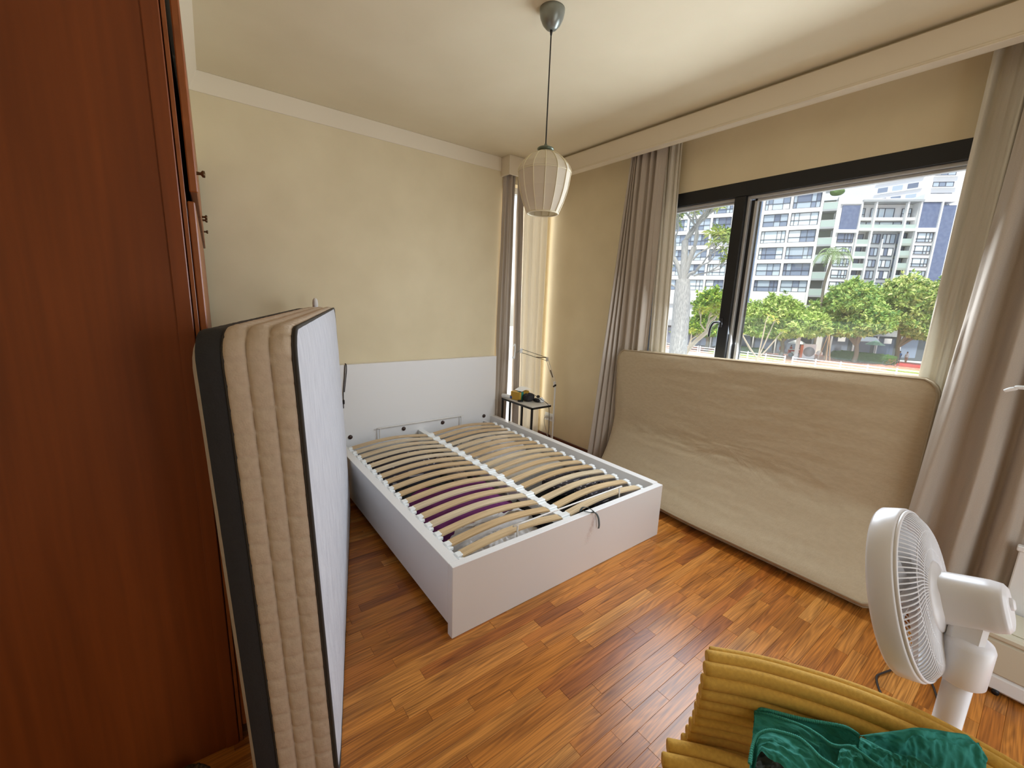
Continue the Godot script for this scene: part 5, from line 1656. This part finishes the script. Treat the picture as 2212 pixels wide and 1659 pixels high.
func street_things(O):
	hedge("low clipped green hedge behind the fence, left of the red cart", 66.5, 68, -32, -24.5, 1.0, "6f9150", 121)
	hedge("round topped green hedge around the trunk of the middle tree", 74.3, 76.2, -18.0, -10.4, 1.3, "5f8a52", 122)
	hedge("green hedge at the far right behind the blue shirted walker", 80, 82, -8.0, -2, 1.5, "7d9a5a", 123)
	# white rail fence along the road
	var sections = [[-44.0, -30.2, "white rail fence outside the left pane, behind the big pale trunk"], [-30.0, -18.2, "white rail fence left of the sign, seen above the mattress"], [-17.4, -2.0, "white rail fence right of the sign, seen above the mattress"]]
	for sc in sections:
		var o = thing("rail_fence", sc[2], "fence", Vector3(58.3, GY + 0.25, (sc[0] + sc[1]) * 0.5))
		var hl = (sc[1] - sc[0]) * 0.5
		for y in [0.18, 0.50, 0.82]:
			put("rail", bx(-0.03, 0.03, y - 0.05, y + 0.05, -hl, hl), O.white, o)
		var n = int(hl * 2 / 2.25)
		for k in n + 1:
			var z = -hl + 0.05 + (hl * 2 - 0.1) * k / n
			put("post", bx(-0.06, 0.06, 0, 0.98, z - 0.06, z + 0.06), O.white, o)
	var o = thing("sign_post", "tall white post standing between the red cart and the orange sign board", "post", Vector3(67, GY, -20.0))
	var st = S()
	box(st, Vector3(0, 1.95, 0), Vector3(0.42, 3.9, 0.42), 0.03)
	put("post", st, O.white, o)
	put("cap", bx(-0.3, 0.3, 3.9, 4.0, -0.5, 0.5), O.white, o)
	o = thing("sign_board", "grey oval sign board with an orange side beside the white post", "sign", Vector3(69, GY, -19.2), "", Vector3(0, deg_to_rad(-60), 0))
	put("orange_side", bx(-1.0, -0.70, 0.2, 2.1, -0.3, 0.3, 0.03), mk("e8743a", 0.6), o)
	put("board", bx(-0.70, 0.9, 0.2, 2.3, -0.12, 0.12, 0.03), O.white, o)
	st = S()
	lathe(st, [Vector2(0.0, -0.02), Vector2(0.72, -0.02), Vector2(0.72, 0.02), Vector2(0.0, 0.02)], 32, Transform3D(Basis(Vector3(1, 0, 0), PI / 2), Vector3(0.1, 1.15, 0.13)))
	put("oval_panel", st, O.grey, o)
	put("foot", bx(-0.9, 0.9, 0, 0.2, -0.3, 0.3), O.grey, o)
	o = thing("parasol", "white market parasol over the red cart", "parasol", Vector3(71.5, GY, -21.6))
	st = S()
	lathe(st, [Vector2(1.3, 2.05), Vector2(0.8, 2.35), Vector2(0.0, 2.7)], 8, Transform3D.IDENTITY, true)
	put("canopy", st, O.white, o)
	st = S()
	tube(st, [Vector3(0, 0, 0), Vector3(0, 2.65, 0)], 0.04, 8)
	put("pole", st, O.white, o)
	o = thing("cart", "red and white vending cart left of the white post", "cart", Vector3(70.6, GY, -21.5), "", Vector3(0, deg_to_rad(-60), 0))
	put("cart_body", bx(-0.8, 0.8, 0.35, 1.1, -0.45, 0.45, 0.05), mk("c63c40", 0.5), o)
	put("counter", bx(-0.85, 0.85, 1.1, 1.2, -0.5, 0.5, 0.03), O.white, o)
	put("front_panel", bx(-0.5, 0.5, 0.5, 0.9, 0.45, 0.48, 0.01), O.white, o)
	for s in [-1, 1]:
		st = S()
		lathe(st, [Vector2(0.0, -0.04), Vector2(0.35, -0.04), Vector2(0.35, 0.04), Vector2(0.0, 0.04)], 20, Transform3D(Basis(Vector3(1, 0, 0), PI / 2), Vector3(s * 0.5, 0.35, 0.50)))
		put("wheel", st, O.frame, o)
	o = thing("parasol", "pale green parasol under the trees right of the middle trunk", "parasol", Vector3(76.5, GY, -13.3))
	st = S()
	lathe(st, [Vector2(1.2, 2.55), Vector2(0.7, 2.9), Vector2(0.0, 3.2)], 8, Transform3D.IDENTITY, true)
	put("canopy", st, mk("a9d5c4", 0.7), o)
	st = S()
	tube(st, [Vector3(0, 0, 0), Vector3(0, 3.15, 0)], 0.04, 8)
	put("pole", st, O.white, o)
	o = thing("tree_stake", "tripod of wooden stakes holding a young trunk between the two big trees", "stakes", Vector3(69, GY, -17.0))
	for q in [Vector3(-0.1, 0, -0.75), Vector3(0.5, 0, 0.55), Vector3(-0.5, 0, 0.35)]:
		st = S()
		tube(st, [q, Vector3(0, 4.3, 0)], 0.06, 6)
		put("stake", st, mk("b9a184", 0.9), o)
	st = S()
	tube(st, [Vector3(0, 0, 0), Vector3(0, 5.0, 0)], 0.09, 8)
	put("trunk", st, O.trunk, o)
	o = thing("lamp_dome", "small round white dome lamp on the paving near the wooden stakes", "lamp", Vector3(69.5, GY, -17.9))
	st = S()
	lathe(st, [Vector2(0.0, 0.0), Vector2(0.10, 0.0), Vector2(0.08, 0.75), Vector2(0.42, 0.85), Vector2(0.40, 1.15), Vector2(0.25, 1.38), Vector2(0.0, 1.45)], 18)
	put("dome", st, O.white, o)
	o = thing("bicycle", "bicycle parked on the red paving near the right tree trunk", "bicycle", Vector3(73.5, GY, -10.6), "", Vector3(0, deg_to_rad(-70), 0))
	for s in [-1, 1]:
		st = S()
		var pts = []
		for k in 25: pts.append(Vector3(s * 0.52 + 0.33 * cos(TAU * k / 24), 0.35 + 0.33 * sin(TAU * k / 24), 0))
		tube(st, pts, 0.035, 6, false)
		put("wheel", st, O.frame, o)
	st = S()
	for q in [[Vector3(-0.52, 0.35, 0), Vector3(-0.2, 0.8, 0)], [Vector3(-0.2, 0.85, 0), Vector3(0.0, 0.32, 0)], [Vector3(-0.52, 0.35, 0), Vector3(0.0, 0.32, 0)], [Vector3(0, 0.32, 0), Vector3(0.36, 0.8, 0)], [Vector3(-0.2, 0.75, 0), Vector3(0.36, 0.78, 0)], [Vector3(0.52, 0.35, 0), Vector3(0.34, 1.0, 0)], [Vector3(0.34, 1.0, -0.25), Vector3(0.34, 1.0, 0.25)], [Vector3(-0.3, 0.88, 0), Vector3(-0.08, 0.90, 0)]]:
		tube(st, q, 0.03, 6)
	put("frame", st, mk("8a5a4a", 0.5), o)
	tag(put("planter_kerb", bx(-1.3, 1.3, 0, 0.35, -1.6, 1.6, 0.05), mk("c04848", 0.7), null, Vector3(76, GY, -8.6)), "long red kerb block behind the right tree trunk", "kerb")
	person("person in a red shirt and white shorts walking left of the red cart", Vector3(70, GY, -23.2), 1.2, "d8403f", "eeeeee", "b98a6e")
	person("person in a red shirt standing behind the vending cart", Vector3(71.4, GY, -22.3), 0.5, "cf5a50", "f0f0f0", "c09478")
	person("person in a blue shirt walking on the right behind the right tree trunk", Vector3(80, GY, -11.0), 2.0, "5f86c0", "8fa0b4", "b98a6e")
	person("person in a white shirt walking just right of the blue shirted walker", Vector3(80, GY, -10.2), 2.2, "f2f2f4", "b98d80", "b98a6e")
